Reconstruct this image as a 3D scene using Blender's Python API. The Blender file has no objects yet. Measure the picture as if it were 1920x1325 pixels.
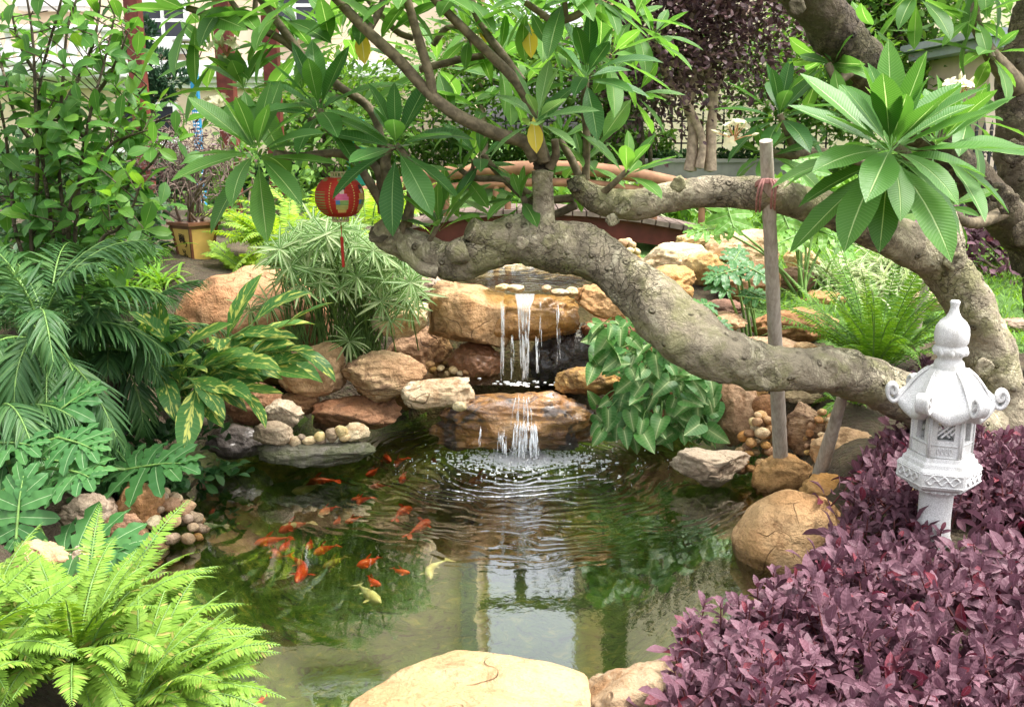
import bpy, bmesh, math, random
import numpy as np
from mathutils import Vector, Matrix, noise
from math import radians, sin, cos, pi

S = bpy.context.scene
COL = S.collection
# ------------------------------------------------------------------ camera, sky, sun, exposure
TH = radians(12.5); F = 1850.0; CZ = 1.75          # pitch down, focal length in photo pixels, eye height
cam = bpy.data.cameras.new('camera'); camo = bpy.data.objects.new('camera', cam); COL.objects.link(camo)
camo.location = (0, 0, CZ); camo.rotation_euler = (pi/2 - TH, 0, 0)
cam.sensor_width = 36; cam.lens = 36*F/1920; cam.clip_start = 0.05; cam.clip_end = 2000
S.camera = camo

SUN_EL, SUN_AZ = radians(66), radians(92)           # azimuth measured clockwise from +Y: high, beyond the pond, a little to the right
W = bpy.data.worlds.new('World'); S.world = W; W.use_nodes = True
wn = W.node_tree; wn.nodes.clear()
sky = wn.nodes.new('ShaderNodeTexSky'); sky.sky_type = 'NISHITA'; sky.sun_disc = False
sky.sun_elevation = SUN_EL; sky.sun_rotation = SUN_AZ; sky.dust_density = 6.0; sky.air_density = 1.0; sky.ozone_density = 1.0
hs = wn.nodes.new('ShaderNodeHueSaturation'); hs.inputs['Saturation'].default_value = 0.22; hs.inputs['Value'].default_value = 3.3
bg = wn.nodes.new('ShaderNodeBackground'); bg.inputs['Strength'].default_value = 0.15
wo = wn.nodes.new('ShaderNodeOutputWorld')
wn.links.new(sky.outputs[0], hs.inputs['Color']); wn.links.new(hs.outputs[0], bg.inputs['Color']); wn.links.new(bg.outputs[0], wo.inputs['Surface'])
sl = bpy.data.lights.new('sun', 'SUN'); sl.energy = 2.6; sl.angle = radians(9); sl.color = (1, 0.95, 0.86)
so = bpy.data.objects.new('sun', sl); COL.objects.link(so)
sd = Vector((sin(SUN_AZ)*cos(SUN_EL), cos(SUN_AZ)*cos(SUN_EL), sin(SUN_EL)))
so.rotation_euler = sd.to_track_quat('Z', 'Y').to_euler()
vs = S.view_settings; vs.view_transform = 'Standard'; vs.look = 'None'; vs.exposure = 0.3; vs.gamma = 1; vs.use_curve_mapping = False
S.cycles.max_bounces = 8; S.cycles.transparent_max_bounces = 16; S.cycles.diffuse_bounces = 3; S.cycles.glossy_bounces = 3
S.cycles.transmission_bounces = 4; S.cycles.caustics_reflective = False; S.cycles.caustics_refractive = False
S.cycles.use_denoising = True

# ------------------------------------------------------------------ picture <-> place
def ray(px, py):
    u = -(py-662.5)/F
    return np.array([(px-960)/F, u*sin(TH)+cos(TH), u*cos(TH)-sin(TH)])
def P(px, py, Y):                                    # the point Y metres ahead seen at that pixel
    d = ray(px, py); return d*(Y/d[1]) + np.array([0, 0, CZ])
def PZ(px, py, z):                                   # the point of height z seen at that pixel
    d = ray(px, py); return d*((z-CZ)/d[2]) + np.array([0, 0, CZ])
def mpp(py, Y): return (Y/ray(960, py)[1])/F         # metres per pixel there

# ------------------------------------------------------------------ objects and tags
def tag(o, label=None, cat=None, group=None, kind=None):
    if label: o['label'] = label
    if cat: o['category'] = cat
    if group: o['group'] = group
    if kind: o['kind'] = kind
    return o
def thing(name, label, cat, loc=(0, 0, 0), group=None):
    o = bpy.data.objects.new(name, None); COL.objects.link(o); o.location = [float(c) for c in loc]
    o.empty_display_size = 0.1
    return tag(o, label, cat, group)

class MB:                                            # collects faces, links them as one mesh object
    def __init__(s): s.v = []; s.l = []; s.n = []; s.u = []; s.m = []; s.c = 0
    def add(s, V, Fc, UV=None, mi=0):
        V = np.asarray(V, float).reshape(-1, 3); Fc = np.asarray(Fc, int)
        if len(Fc) == 0: return
        s.v.append(V); s.l.append((Fc+s.c).ravel()); s.n.append(np.full(len(Fc), Fc.shape[1]))
        s.u.append(np.asarray(UV, float)[Fc.ravel()] if UV is not None else np.zeros((Fc.size, 2)))
        s.m.append(np.full(len(Fc), mi) if np.isscalar(mi) else np.asarray(mi)); s.c += len(V)
    def build(s, name, mats, parent=None, smooth=True):
        V = np.concatenate(s.v); L = np.concatenate(s.l); n = np.concatenate(s.n); U = np.concatenate(s.u); M = np.concatenate(s.m)
        if parent is not None and parent.type == 'EMPTY': V = V - np.array(parent.location)
        elif parent is not None and parent.parent is not None and parent.parent.type == 'EMPTY': V = V - np.array(parent.parent.location)
        elif parent is not None: V = V - np.array(parent.location)
        off = np.zeros(3)
        if parent is None:                           # a thing that is one mesh gets its origin at its base
            off = np.array([(V[:, 0].min()+V[:, 0].max())/2, (V[:, 1].min()+V[:, 1].max())/2, V[:, 2].min()]); V = V-off
        me = bpy.data.meshes.new(name)
        me.vertices.add(len(V)); me.vertices.foreach_set('co', V.astype(np.float32).ravel())
        me.loops.add(len(L)); me.loops.foreach_set('vertex_index', L.astype(np.int32))
        me.polygons.add(len(n)); st = np.concatenate([[0], np.cumsum(n)[:-1]])
        me.polygons.foreach_set('loop_start', st.astype(np.int32)); me.polygons.foreach_set('loop_total', n.astype(np.int32))
        me.polygons.foreach_set('material_index', M.astype(np.int32))
        me.polygons.foreach_set('use_smooth', np.full(len(n), bool(smooth)))
        uv = me.uv_layers.new(name='UVMap'); uv.data.foreach_set('uv', U.astype(np.float32).ravel())
        me.update(calc_edges=True)
        for m in (mats if isinstance(mats, (list, tuple)) else [mats]): me.materials.append(m)
        o = bpy.data.objects.new(name, me); COL.objects.link(o); o.location = off
        if parent is not None: o.parent = parent
        return o

# ------------------------------------------------------------------ shape helpers
def nrm(a): a = np.asarray(a, float); return a/np.maximum(np.linalg.norm(a, axis=-1, keepdims=True), 1e-9)
BOXF = np.array([[0,3,2,1],[4,5,6,7],[0,1,5,4],[1,2,6,5],[2,3,7,6],[3,0,4,7]])
def box(mb, c, s, R=None, mi=0, taper=1.0):
    h = np.array(s, float)/2
    V = np.array([[-1,-1,-1],[1,-1,-1],[1,1,-1],[-1,1,-1],[-1,-1,1],[1,-1,1],[1,1,1],[-1,1,1]], float)*h
    V[4:, :2] *= taper
    if R is not None: V = V @ np.asarray(R).T
    mb.add(V+np.array(c, float), BOXF, mi=mi)
def rotz(a): return np.array([[cos(a), -sin(a), 0], [sin(a), cos(a), 0], [0, 0, 1]])
def catmull(pts, n):
    p = np.asarray(pts, float)
    if len(p) == 2: t = np.linspace(0, 1, n)[:, None]; return p[0]*(1-t)+p[1]*t
    q = np.vstack([2*p[0]-p[1], p, 2*p[-1]-p[-2]]); out = []
    tt = np.linspace(0, len(p)-1, n)
    for t in tt:
        i = min(int(t), len(p)-2); f = t-i; a, b, c, d = q[i], q[i+1], q[i+2], q[i+3]
        out.append(0.5*((2*b)+(-a+c)*f+(2*a-5*b+4*c-d)*f*f+(-a+3*b-3*c+d)*f**3))
    return np.array(out)
def fbm(p, o=3): return noise.fractal(Vector(p), 1.0, 2.0, o)
def tube(mb, pts, rad, seg=10, n=None, amp=0.0, freq=3.0, seed=0, cap=True, mi=0, knots=(), lump=0):
    p4 = np.hstack([np.asarray(pts, float), np.asarray(rad, float).reshape(-1, 1)])
    if n: p4 = catmull(p4, n)
    p = p4[:, :3]; r = np.maximum(p4[:, 3], 1e-4); N = len(p)
    T = nrm(np.gradient(p, axis=0)); ref = np.array([0, 0, 1.0])
    if abs(T[0] @ ref) > 0.9: ref = np.array([0, 1.0, 0])
    A = np.zeros((N, 3)); a = nrm(ref-T[0]*(T[0] @ ref))
    for i in range(N): a = nrm(a-T[i]*(a @ T[i])); A[i] = a
    B = np.cross(T, A); ang = np.linspace(0, 2*pi, seg, endpoint=False)
    V = p[:, None]+(A[:, None]*np.cos(ang)[None, :, None]+B[:, None]*np.sin(ang)[None, :, None])*r[:, None, None]
    if amp:
        for i in range(N):
            for j in range(seg):
                v = V[i, j]; k = fbm(v*freq+seed, 4)
                if lump: k += .38*fbm(v*freq*4.2+seed, 3)
                if lump: k += lump*noise.noise(Vector(v*freq*0.35+seed+7))
                V[i, j] = p[i]+(v-p[i])*(1+amp*k)
    ln = np.concatenate([[0], np.cumsum(np.linalg.norm(np.diff(p, axis=0), axis=1))])
    UV = np.zeros((N, seg, 2)); UV[..., 0] = np.linspace(0, 1, seg)[None]; UV[..., 1] = ln[:, None]
    V = V.reshape(-1, 3); idx = np.arange(N*seg).reshape(N, seg)
    Q = np.stack([idx[:-1], np.roll(idx[:-1], -1, 1), np.roll(idx[1:], -1, 1), idx[1:]], -1).reshape(-1, 4)
    mb.add(V, Q, UV.reshape(-1, 2), mi)
    if cap:
        for e, s in ((0, -1), (N-1, 1)):
            c = p[e]+T[e]*r[e]*0.25*s
            Vc = np.vstack([V[idx[e]], c]); f = np.array([[j, (j+1) % seg, seg] for j in range(seg)])
            mb.add(Vc, f if s > 0 else f[:, ::-1], mi=mi)
    return p, T
def lathe(mb, prof, c, seg=32, mi=0, ring=None):
    pr = np.asarray(prof, float); N = len(pr); a = np.linspace(0, 2*pi, seg, endpoint=False)
    k = np.ones(seg) if ring is None else np.array([ring(x) for x in a])
    V = np.stack([pr[:, 0][:, None]*np.cos(a)*k, pr[:, 0][:, None]*np.sin(a)*k, np.repeat(pr[:, 1][:, None], seg, 1)], -1)
    idx = np.arange(N*seg).reshape(N, seg)
    Q = np.stack([idx[:-1], np.roll(idx[:-1], -1, 1), np.roll(idx[1:], -1, 1), idx[1:]], -1).reshape(-1, 4)
    mb.add(V.reshape(-1, 3)+np.array(c, float), Q, mi=mi)
    for e in (0, N-1):
        if pr[e, 0] > 1e-4:
            Vc = np.vstack([V[e], [[0, 0, pr[e, 1]]]])+np.array(c, float)
            f = np.array([[j, (j+1) % seg, seg] for j in range(seg)]); mb.add(Vc, f[:, ::-1] if e == 0 else f, mi=mi)

def leaf_t(W=0.3, segs=7, fold=0.2, droop=0.4, p=0.55, q=1.0, stalk=0.0, across=2, wav=0.0, wf=9, seed=0, tipw=0.0):
    """one leaf of length 1 along +y; p = where it is widest, droop = total bend in radians"""
    t = np.linspace(0, 1, segs+1); k = np.log(0.5)/np.log(p)
    w = np.sin(pi*np.clip(t, 0, 1)**k)**q
    if stalk: tt = np.clip((t-stalk)/(1-stalk), 0, 1); w = np.maximum(np.sin(pi*tt**k)**q, 0.035*(t < 0.9))
    w = np.maximum(w*W/2, 0.002+tipw*(t >= 1))
    ph = -droop*t; dy = np.cos(ph); dz = np.sin(ph)
    y = np.concatenate([[0], np.cumsum((dy[1:]+dy[:-1])/2/segs)]); z = np.concatenate([[0], np.cumsum((dz[1:]+dz[:-1])/2/segs)])
    us = np.linspace(-1, 1, across+1); V = []; UV = []
    for i in range(segs+1):
        for u in us:
            h = fold*abs(u)*w[i] + wav*w[i]*abs(u)*sin(wf*t[i]*pi+(0 if u > 0 else 2)+seed)
            V.append((u*w[i], y[i]-h*sin(ph[i]), z[i]+h*cos(ph[i]))); UV.append((u/2+.5, t[i]))
    n = across+1; Fq = [[i*n+j, i*n+j+1, (i+1)*n+j+1, (i+1)*n+j] for i in range(segs) for j in range(across)]
    return np.array(V), np.array(Fq), np.array(UV)
def frames(d, up):
    y = nrm(d); x = nrm(np.cross(y, up)); z = np.cross(x, y); return np.stack([x, y, z], -1)
def batch(mb, T, R, pos, sc, mi=0):
    V, Fq, UV = T; sc = np.asarray(sc, float); N = len(pos)
    if N == 0: return
    sc = sc.reshape(N, 1, -1)*np.ones((1, 1, 3))
    Vn = np.einsum('nij,nkj->nki', R, V[None]*sc)+np.asarray(pos)[:, None]
    Fn = Fq[None]+(np.arange(N)*len(V))[:, None, None]
    mb.add(Vn.reshape(-1, 3), Fn.reshape(-1, Fq.shape[1]), np.tile(UV, (N, 1)), mi)
class Leaves:                                        # gathers leaves for several templates, then writes them out together
    def __init__(s, templates, rng): s.T = templates; s.d = [[] for _ in templates]; s.rng = rng
    def put(s, pos, d, up, sc, k=None):
        k = s.rng.integers(len(s.T)) if k is None else k
        s.d[k].append(np.concatenate([pos, d, up, np.ones(3)*sc]))
    def out(s, mb, mi=0):
        for T, d in zip(s.T, s.d):
            if d: a = np.array(d); batch(mb, T, frames(a[:, 3:6], a[:, 6:9]), a[:, :3], a[:, 9:12], mi)
def rnd_dir(rng): return nrm(rng.normal(size=3))
# ------------------------------------------------------------------ materials
class NT:
    def __init__(s, name):
        s.m = bpy.data.materials.new(name); s.m.use_nodes = True; s.t = s.m.node_tree; s.t.nodes.clear()
        s.o = s.n('OutputMaterial')
    def n(s, ty, **kw):
        x = s.t.nodes.new('ShaderNode'+ty)
        for k, v in kw.items():
            if k.startswith('_'): setattr(x, k[1:], v)
            else:
                k = int(k[1:]) if k[0] == 'i' and k[1:].isdigit() else k.replace('_', ' ')
                s.set(x, k, v)
        return x
    def set(s, x, k, v):
        i = x.inputs[k]
        if hasattr(v, 'bl_idname') or isinstance(v, bpy.types.NodeSocket): s.t.links.new(v if isinstance(v, bpy.types.NodeSocket) else v.outputs[0], i)
        else:
            if i.type == 'RGBA' and len(v) == 3: v = (*v, 1)
            i.default_value = v
    def math(s, op, a, b=0.0, c=0.0, clamp=False):
        x = s.n('Math', _operation=op, i0=a, i1=b, i2=c); x.use_clamp = clamp; return x
    def mix(s, f, a, b, bt='MIX'):
        x = s.t.nodes.new('ShaderNodeMix'); x.data_type = 'RGBA'; x.blend_type = bt
        for k, v in ((0, f), (6, a), (7, b)): s.set(x, k, v)
        return x.outputs[2]
    def ramp(s, f, stops):
        x = s.n('ValToRGB'); r = x.color_ramp
        while len(r.elements) < len(stops): r.elements.new(0.5)
        for e, (p, c) in zip(r.elements, stops): e.position = p; e.color = (*c, 1)
        s.set(x, 0, f); return x.outputs[0]
    def step(s, f, a, b):
        x = s.n('MapRange', i0=f, i1=a, i2=b); x.interpolation_type = 'SMOOTHSTEP'; return x.outputs[0]
    def noise(s, co, scale, detail=4, rough=0.55, dist=0.0):
        x = s.n('TexNoise', Vector=co, Scale=scale, Detail=detail, Roughness=rough, Distortion=dist); return x.outputs[0]
    def out(s, sh): s.t.links.new(sh.outputs[0] if not isinstance(sh, bpy.types.NodeSocket) else sh, s.o.inputs[0]); return s.m

def leaf_mat(name, a, b, c=None, vein=None, vw=0.035, trans=0.35, tcol=None, rough=0.45, side=0, stripe=None, bump=0.4, edge=None, spec=0.25, mid=0.6, halo=0):
    n = NT(name); geo = n.n('NewGeometry'); r = geo.outputs['Random Per Island']
    co = n.n('TexCoord').outputs['Object']
    col = n.ramp(r, [(0, a), (mid, b), (1 if mid < .8 else min(1, mid+.04), c or b)])
    nz = n.noise(co, 9, 3); col = n.mix(n.step(nz, 0.3, 0.75), n.mix(0.35, col, a), col)
    uv = n.n('UVMap'); sx = n.n('SeparateXYZ', i0=uv)
    au = n.math('ABSOLUTE', n.math('SUBTRACT', sx.outputs[0], 0.5))
    hgt = n.math('MULTIPLY', n.step(au, vw*2.2, 0.0), -1.0)
    if side:
        sv = n.math('SINE', n.math('MULTIPLY', n.math('SUBTRACT', sx.outputs[1], n.math('MULTIPLY', au, 0.16)), side*2*pi))
        hgt = n.math('ADD', hgt, n.math('MULTIPLY', sv, 0.16))
        if vein: col = n.mix(n.math('MULTIPLY', n.step(sv, 0.8, 1.0), 0.16), col, vein)
    if stripe:                                       # variegation: uneven stripes running out from the midrib
        sc, amt, scol = stripe
        cmb = n.n('CombineXYZ', i0=n.math('ADD', n.math('MULTIPLY', r, 37.0), n.math('MULTIPLY', n.math('SUBTRACT', sx.outputs[1], n.math('MULTIPLY', au, 0.5)), sc)), i1=n.math('MULTIPLY', sx.outputs[0], 3.0))
        col = n.mix(n.step(n.noise(cmb, 1.0, 2), 1-amt, 1-amt+0.08), col, scol)
    if vein: col = n.mix(n.step(au, vw, vw*0.4), col, vein)
    if halo: col = n.mix(n.math('MULTIPLY', n.step(n.math('ADD', au, n.math('MULTIPLY', n.math('SUBTRACT', nz, .5), .3)), .3, 0.0), halo), col, vein)
    if edge: col = n.mix(n.step(n.math('ADD', au, n.math('MULTIPLY', n.math('SUBTRACT', nz, .5), .25)), edge[0], edge[0]+0.05), col, edge[1])
    bp = n.n('Bump', Strength=bump, Distance=0.004, Height=hgt)
    pr = n.n('BsdfPrincipled', Base_Color=col, Roughness=rough, Normal=bp); pr.inputs['Specular IOR Level'].default_value = spec
    hsv = n.n('HueSaturation', Saturation=1.1, Value=1.5, Color=col, Hue=0.485)
    tr = n.n('BsdfTranslucent', Color=n.mix(1.0, hsv.outputs[0], tcol, 'MULTIPLY') if tcol else hsv.outputs[0], Normal=bp)
    return n.out(n.n('MixShader', i0=trans, i1=pr, i2=tr))

def rock_mat(name, a, b, stain, wet=0.0, dark=None, strata=0.0, pale=None, scale=1.0):
    n = NT(name); tc = n.n('TexCoord').outputs['Object']; rnd = n.n('ObjectInfo').outputs['Random']
    off = n.n('CombineXYZ', i0=n.math('MULTIPLY', rnd, 31.0), i1=n.math('MULTIPLY', rnd, 17.0), i2=n.math('MULTIPLY', rnd, 53.0))
    v = n.n('VectorMath', _operation='ADD', i0=tc, i1=off).outputs[0]
    big = n.noise(v, 3.2*scale, 5, 0.6, 0.4); med = n.noise(v, 11*scale, 6, 0.62, 0.3); fine = n.noise(v, 70*scale, 4, 0.6)
    col = n.mix(n.step(big, 0.34, 0.66), a, b)
    hsv = n.n('HueSaturation', Color=col, Hue=n.math('ADD', 0.49, n.math('MULTIPLY', rnd, 0.022)), Value=n.math('ADD', 0.82, n.math('MULTIPLY', rnd, 0.32)), Saturation=n.math('ADD', 0.85, n.math('MULTIPLY', n.math('FRACT', n.math('MULTIPLY', rnd, 7.0)), 0.3)))
    col = hsv.outputs[0]
    if pale: col = n.mix(n.step(med, 0.52, 0.7), col, pale)
    col = n.mix(n.math('MULTIPLY', n.step(n.noise(v, 6*scale, 8, 0.72, 0.8), 0.48, 0.7), 0.85), col, stain)
    mp = n.n('Mapping', _vector_type='POINT', i0=v); mp.inputs['Scale'].default_value = (1.2, 1.2, 7.0); mp.inputs['Rotation'].default_value = (0.25, 0.3, 0)
    st = n.noise(mp, 2.4*scale, 5, 0.6, 0.6)
    if strata: col = n.mix(n.math('MULTIPLY', n.step(st, 0.5, 0.62), strata), col, stain)
    vo = n.n('TexVoronoi', _feature='DISTANCE_TO_EDGE', Vector=n.n('VectorMath', _operation='ADD', i0=v, i1=n.n('VectorMath', _operation='SCALE', i0=n.n('TexNoise', Vector=v, Scale=4.0).outputs[1], i3=0.5).outputs[0]).outputs[0], Scale=2.1*scale)
    crack = n.math('MULTIPLY', n.step(vo, 0.012, 0.0), n.step(n.noise(v, 2.6, 3), 0.52, 0.66))
    col = n.mix(n.math('MULTIPLY', crack, 0.5), col, stain)
    if dark: col = n.mix(n.math('MULTIPLY', n.step(n.noise(v, 4.2, 6, 0.65, 1.0), 0.47, 0.6), 0.9), col, dark)
    col = n.mix(n.math('MULTIPLY', n.step(fine, 0.5, 0.72), 0.5), col, stain)
    h = n.math('ADD', n.math('ADD', n.math('MULTIPLY', med, 0.6), n.math('MULTIPLY', fine, 0.14)), n.math('MULTIPLY', crack, -0.3))
    h = n.math('ADD', h, n.math('MULTIPLY', st, 0.25+strata*0.6))
    bp = n.n('Bump', Strength=1.0, Distance=0.05, Height=h)
    zz = n.n('SeparateXYZ', i0=n.n('NewGeometry').outputs['Position']).outputs[2]
    wl = n.step(n.math('ADD', zz, n.math('MULTIPLY', n.math('SUBTRACT', med, .5), .09)), 0.075, 0.03)      # the wet dark band at the water line
    col = n.mix(wl, col, n.mix(1.0, col, (0.36, 0.34, 0.3), 'MULTIPLY'))
    pr = n.n('BsdfPrincipled', Base_Color=col, Roughness=n.math('SUBTRACT', 0.72-0.5*wet, n.math('MULTIPLY', wl, .3 if wet < .3 else 0)), Normal=bp)
    pr.inputs['Specular IOR Level'].default_value = 0.25+0.5*wet
    if wet: pr.inputs['Coat Weight'].default_value = 0.6*wet; pr.inputs['Coat Roughness'].default_value = 0.12
    return n.out(pr)

def plain(name, col, rough=0.6, spec=0.4, var=0.15, scale=20, bump=0.1, metallic=0.0, trans=0):
    n = NT(name); tc = n.n('TexCoord').outputs['Object']; nz = n.noise(tc, scale, 5)
    c = n.mix(n.step(nz, 0.3, 0.7), tuple(x*(1-var) for x in col), tuple(min(1, x*(1+var)) for x in col))
    bp = n.n('Bump', Strength=bump, Distance=0.01, Height=nz)
    pr = n.n('BsdfPrincipled', Base_Color=c, Roughness=rough, Normal=bp, Metallic=metallic); pr.inputs['Specular IOR Level'].default_value = spec
    if trans: return n.out(n.n('MixShader', i0=trans, i1=pr, i2=n.n('BsdfTranslucent', Color=c)))
    return n.out(pr)

def bark_mat(name, a, b, lichen, crackc, green):
    n = NT(name); tc = n.n('TexCoord').outputs['Object']
    big = n.noise(tc, 2.2, 4, 0.6, 0.3); med = n.noise(tc, 14, 6, 0.65, 0.6); fine = n.noise(tc, 60, 5, 0.6)
    col = n.mix(n.step(big, 0.35, 0.65), a, b)
    col = n.mix(n.math('MULTIPLY', n.step(n.noise(tc, 5, 5, 0.65), 0.44, 0.6), 0.7), col, green)
    vo = n.n('TexVoronoi', _feature='DISTANCE_TO_EDGE', Vector=n.n('VectorMath', _operation='ADD', i0=tc, i1=n.n('VectorMath', _operation='SCALE', i0=n.n('TexNoise', Vector=tc, Scale=9.0, Detail=4.0).outputs[1], i3=0.22).outputs[0]).outputs[0], Scale=22.0)
    scaly = n.step(n.noise(tc, 2.3, 4), 0.46, 0.62)
    cr = n.math('MULTIPLY', n.step(vo, 0.07, 0.0), n.math('MULTIPLY', scaly, 0.45))
    col = n.mix(n.math('MULTIPLY', n.step(n.noise(tc, 9, 9, 0.78, 0.6), 0.51, 0.62), 0.8), col, lichen)
    sc_ = n.n('TexVoronoi', Vector=tc, Scale=11.0).outputs[0]; scar = n.math('MULTIPLY', n.step(sc_, 0.2, 0.1), n.step(sc_, 0.0, 0.1)); col = n.mix(n.math('MULTIPLY', n.step(sc_, 0.22, 0.12), 0.2), col, crackc)
    col = n.mix(n.math('MULTIPLY', n.step(n.noise(tc, 17, 8, .75, .5), 0.52, 0.68), 0.6), col, crackc)
    col = n.mix(n.math('MULTIPLY', n.step(n.noise(tc, 7, 8, .75, .8), 0.5, 0.7), 0.6), col, crackc)
    col = n.mix(n.math('MULTIPLY', cr, 0.8), col, crackc)
    h = n.math('ADD', n.math('MULTIPLY', med, 0.8), n.math('ADD', n.math('MULTIPLY', fine, 0.25), n.math('ADD', n.math('MULTIPLY', cr, -0.8), n.math('MULTIPLY', scar, 0.5))))
    bp = n.n('Bump', Strength=1.0, Distance=0.04, Height=h)
    pr = n.n('BsdfPrincipled', Base_Color=col, Roughness=0.8, Normal=bp); pr.inputs['Specular IOR Level'].default_value = 0.2
    return n.out(pr)

M = {}
M['bark'] = bark_mat('plumeria_bark', (0.33,0.28,0.195), (0.22,0.185,0.13), (0.56,0.5,0.35), (0.055,0.043,0.03), (0.23,0.225,0.1))
M['bark_dark'] = bark_mat('dark_bark', (0.11,0.085,0.055), (0.075,0.058,0.04), (0.24,0.2,0.13), (0.03,0.024,0.018), (0.09,0.085,0.04))
M['twig'] = plain('twig_bark', (0.15,0.12,0.075), 0.75, 0.2, 0.4, 30, 0.5)
M['bark_pale'] = plain('pale_trunk_bark', (0.42,0.31,0.23), 0.8, 0.2, 0.35, 14, 0.6)
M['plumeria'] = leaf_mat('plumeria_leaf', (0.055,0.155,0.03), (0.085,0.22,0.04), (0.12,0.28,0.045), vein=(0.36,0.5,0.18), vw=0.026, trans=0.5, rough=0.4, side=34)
M['plumeria_hero'] = leaf_mat('plumeria_leaf_hero', (0.06,0.175,0.03), (0.08,0.215,0.035), (0.105,0.26,0.04), vein=(0.4,0.54,0.22), vw=0.026, trans=0.36, rough=0.38, side=36)  # much the same green as the plain plumeria leaf, less translucent
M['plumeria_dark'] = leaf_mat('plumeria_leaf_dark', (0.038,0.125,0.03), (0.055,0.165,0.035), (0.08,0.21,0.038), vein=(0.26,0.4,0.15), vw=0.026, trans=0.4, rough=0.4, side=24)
M['plumeria_young'] = leaf_mat('plumeria_leaf_young', (0.11,0.23,0.07), (0.14,0.28,0.09), (0.22,0.36,0.09), vein=(0.42,0.55,0.25), vw=0.028, trans=0.3, rough=0.4, side=20)
M['plumeria_yellow'] = leaf_mat('plumeria_leaf_yellow', (0.55,0.42,0.05), (0.62,0.5,0.07), vein=(0.7,0.65,0.3), trans=0.35)
M['shrub'] = leaf_mat('shrub_leaf', (0.055,0.16,0.03), (0.09,0.23,0.04), (0.17,0.34,0.05), vein=(0.22,0.36,0.1), vw=0.02, trans=0.45, rough=0.4)
M['palm'] = leaf_mat('palm_leaflet', (0.035,0.1,0.03), (0.055,0.14,0.04), (0.1,0.2,0.055), trans=0.3, rough=0.4, vein=(0.12,0.2,0.08), vw=0.05)
M['palm_light'] = leaf_mat('palm_leaflet_light', (0.055,0.15,0.035), (0.09,0.22,0.05), (0.16,0.3,0.07), trans=0.3, rough=0.4)
M['fern_bright'] = leaf_mat('bright_fern_leaflet', (0.15,0.28,0.035), (0.24,0.38,0.055), (0.38,0.33,0.1), trans=0.32, rough=0.5, mid=0.93)  # yellow-green leaflets, a few of them tan
M['fern_mid'] = leaf_mat('fern_leaflet', (0.1,0.24,0.03), (0.16,0.33,0.04), (0.25,0.42,0.06), trans=0.38, rough=0.5)
M['fern_lime'] = leaf_mat('lime_fern_leaflet', (0.2,0.36,0.04), (0.3,0.46,0.06), (0.44,0.56,0.09), trans=0.4, rough=0.5)
M['ginger'] = leaf_mat('ginger_leaf', (0.055,0.17,0.035), (0.08,0.22,0.045), (0.11,0.26,0.05), vein=(0.4,0.46,0.12), vw=0.03, trans=0.25, rough=0.35, stripe=(6.0,0.46,(0.6,0.62,0.14)), side=16)
M['philo'] = leaf_mat('philodendron_lobe', (0.045,0.14,0.04), (0.06,0.17,0.045), (0.075,0.2,0.05), vein=(0.28,0.4,0.2), vw=0.03, trans=0.22, rough=0.34)
M['philo_light'] = leaf_mat('philodendron_lobe_light', (0.1,0.25,0.04), (0.14,0.31,0.05), (0.2,0.37,0.06), vein=(0.35,0.46,0.2), vw=0.03, trans=0.35, rough=0.36)
M['papyrus'] = leaf_mat('papyrus_bract', (0.09,0.2,0.045), (0.18,0.31,0.085), (0.42,0.5,0.26), trans=0.35, rough=0.45, vein=(0.5,0.56,0.35), vw=0.12)
M['papyrus_stem'] = plain('papyrus_stem', (0.09,0.16,0.035), 0.5, 0.3, 0.35)
M['syngonium'] = leaf_mat('arrowhead_leaf', (0.05,0.16,0.035), (0.075,0.21,0.045), (0.11,0.27,0.06), vein=(0.48,0.58,0.28), vw=0.035, trans=0.2, rough=0.38, side=7, halo=0.35)
M['liriope'] = leaf_mat('striped_grass_blade', (0.12,0.24,0.07), (0.26,0.38,0.14), (0.5,0.56,0.32), trans=0.25, rough=0.45, edge=(0.3,(0.55,0.58,0.36)))
M['purple'] = leaf_mat('purple_leaf', (0.105,0.048,0.064), (0.17,0.082,0.106), (0.16,0.02,0.03), mid=0.92, vein=(0.24,0.12,0.16), vw=0.03, trans=0.14, rough=0.5, side=6, spec=0.22)
M['purple_tree'] = leaf_mat('maroon_tree_leaf', (0.045,0.024,0.024), (0.075,0.04,0.042), (0.13,0.07,0.07), trans=0.15, rough=0.4)
M['far_green'] = leaf_mat('far_tree_leaf', (0.05,0.13,0.025), (0.11,0.23,0.035), (0.2,0.36,0.06), trans=0.4, rough=0.5)
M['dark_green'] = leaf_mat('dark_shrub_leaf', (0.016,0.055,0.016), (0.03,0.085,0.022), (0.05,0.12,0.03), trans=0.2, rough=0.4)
M['juniper'] = leaf_mat('juniper_needle', (0.02,0.06,0.03), (0.035,0.09,0.04), (0.05,0.12,0.05), trans=0.1, rough=0.5)
M['grass'] = leaf_mat('grass_blade', (0.1,0.23,0.03), (0.16,0.32,0.04), (0.24,0.42,0.06), trans=0.35, rough=0.5)
M['dry_twig'] = plain('dry_twig', (0.17,0.125,0.1), 0.8, 0.2, 0.4)
M['petal'] = plain('cream_petal', (0.85,0.8,0.55), 0.5, 0.3, 0.1, 30, 0.0, trans=0.3)
M['bud'] = plain('flower_bud', (0.5,0.27,0.13), 0.5, 0.3, 0.4, 60, 0.0)
M['green_stem'] = plain('green_stem', (0.14,0.25,0.06), 0.45, 0.35, 0.3)
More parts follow.
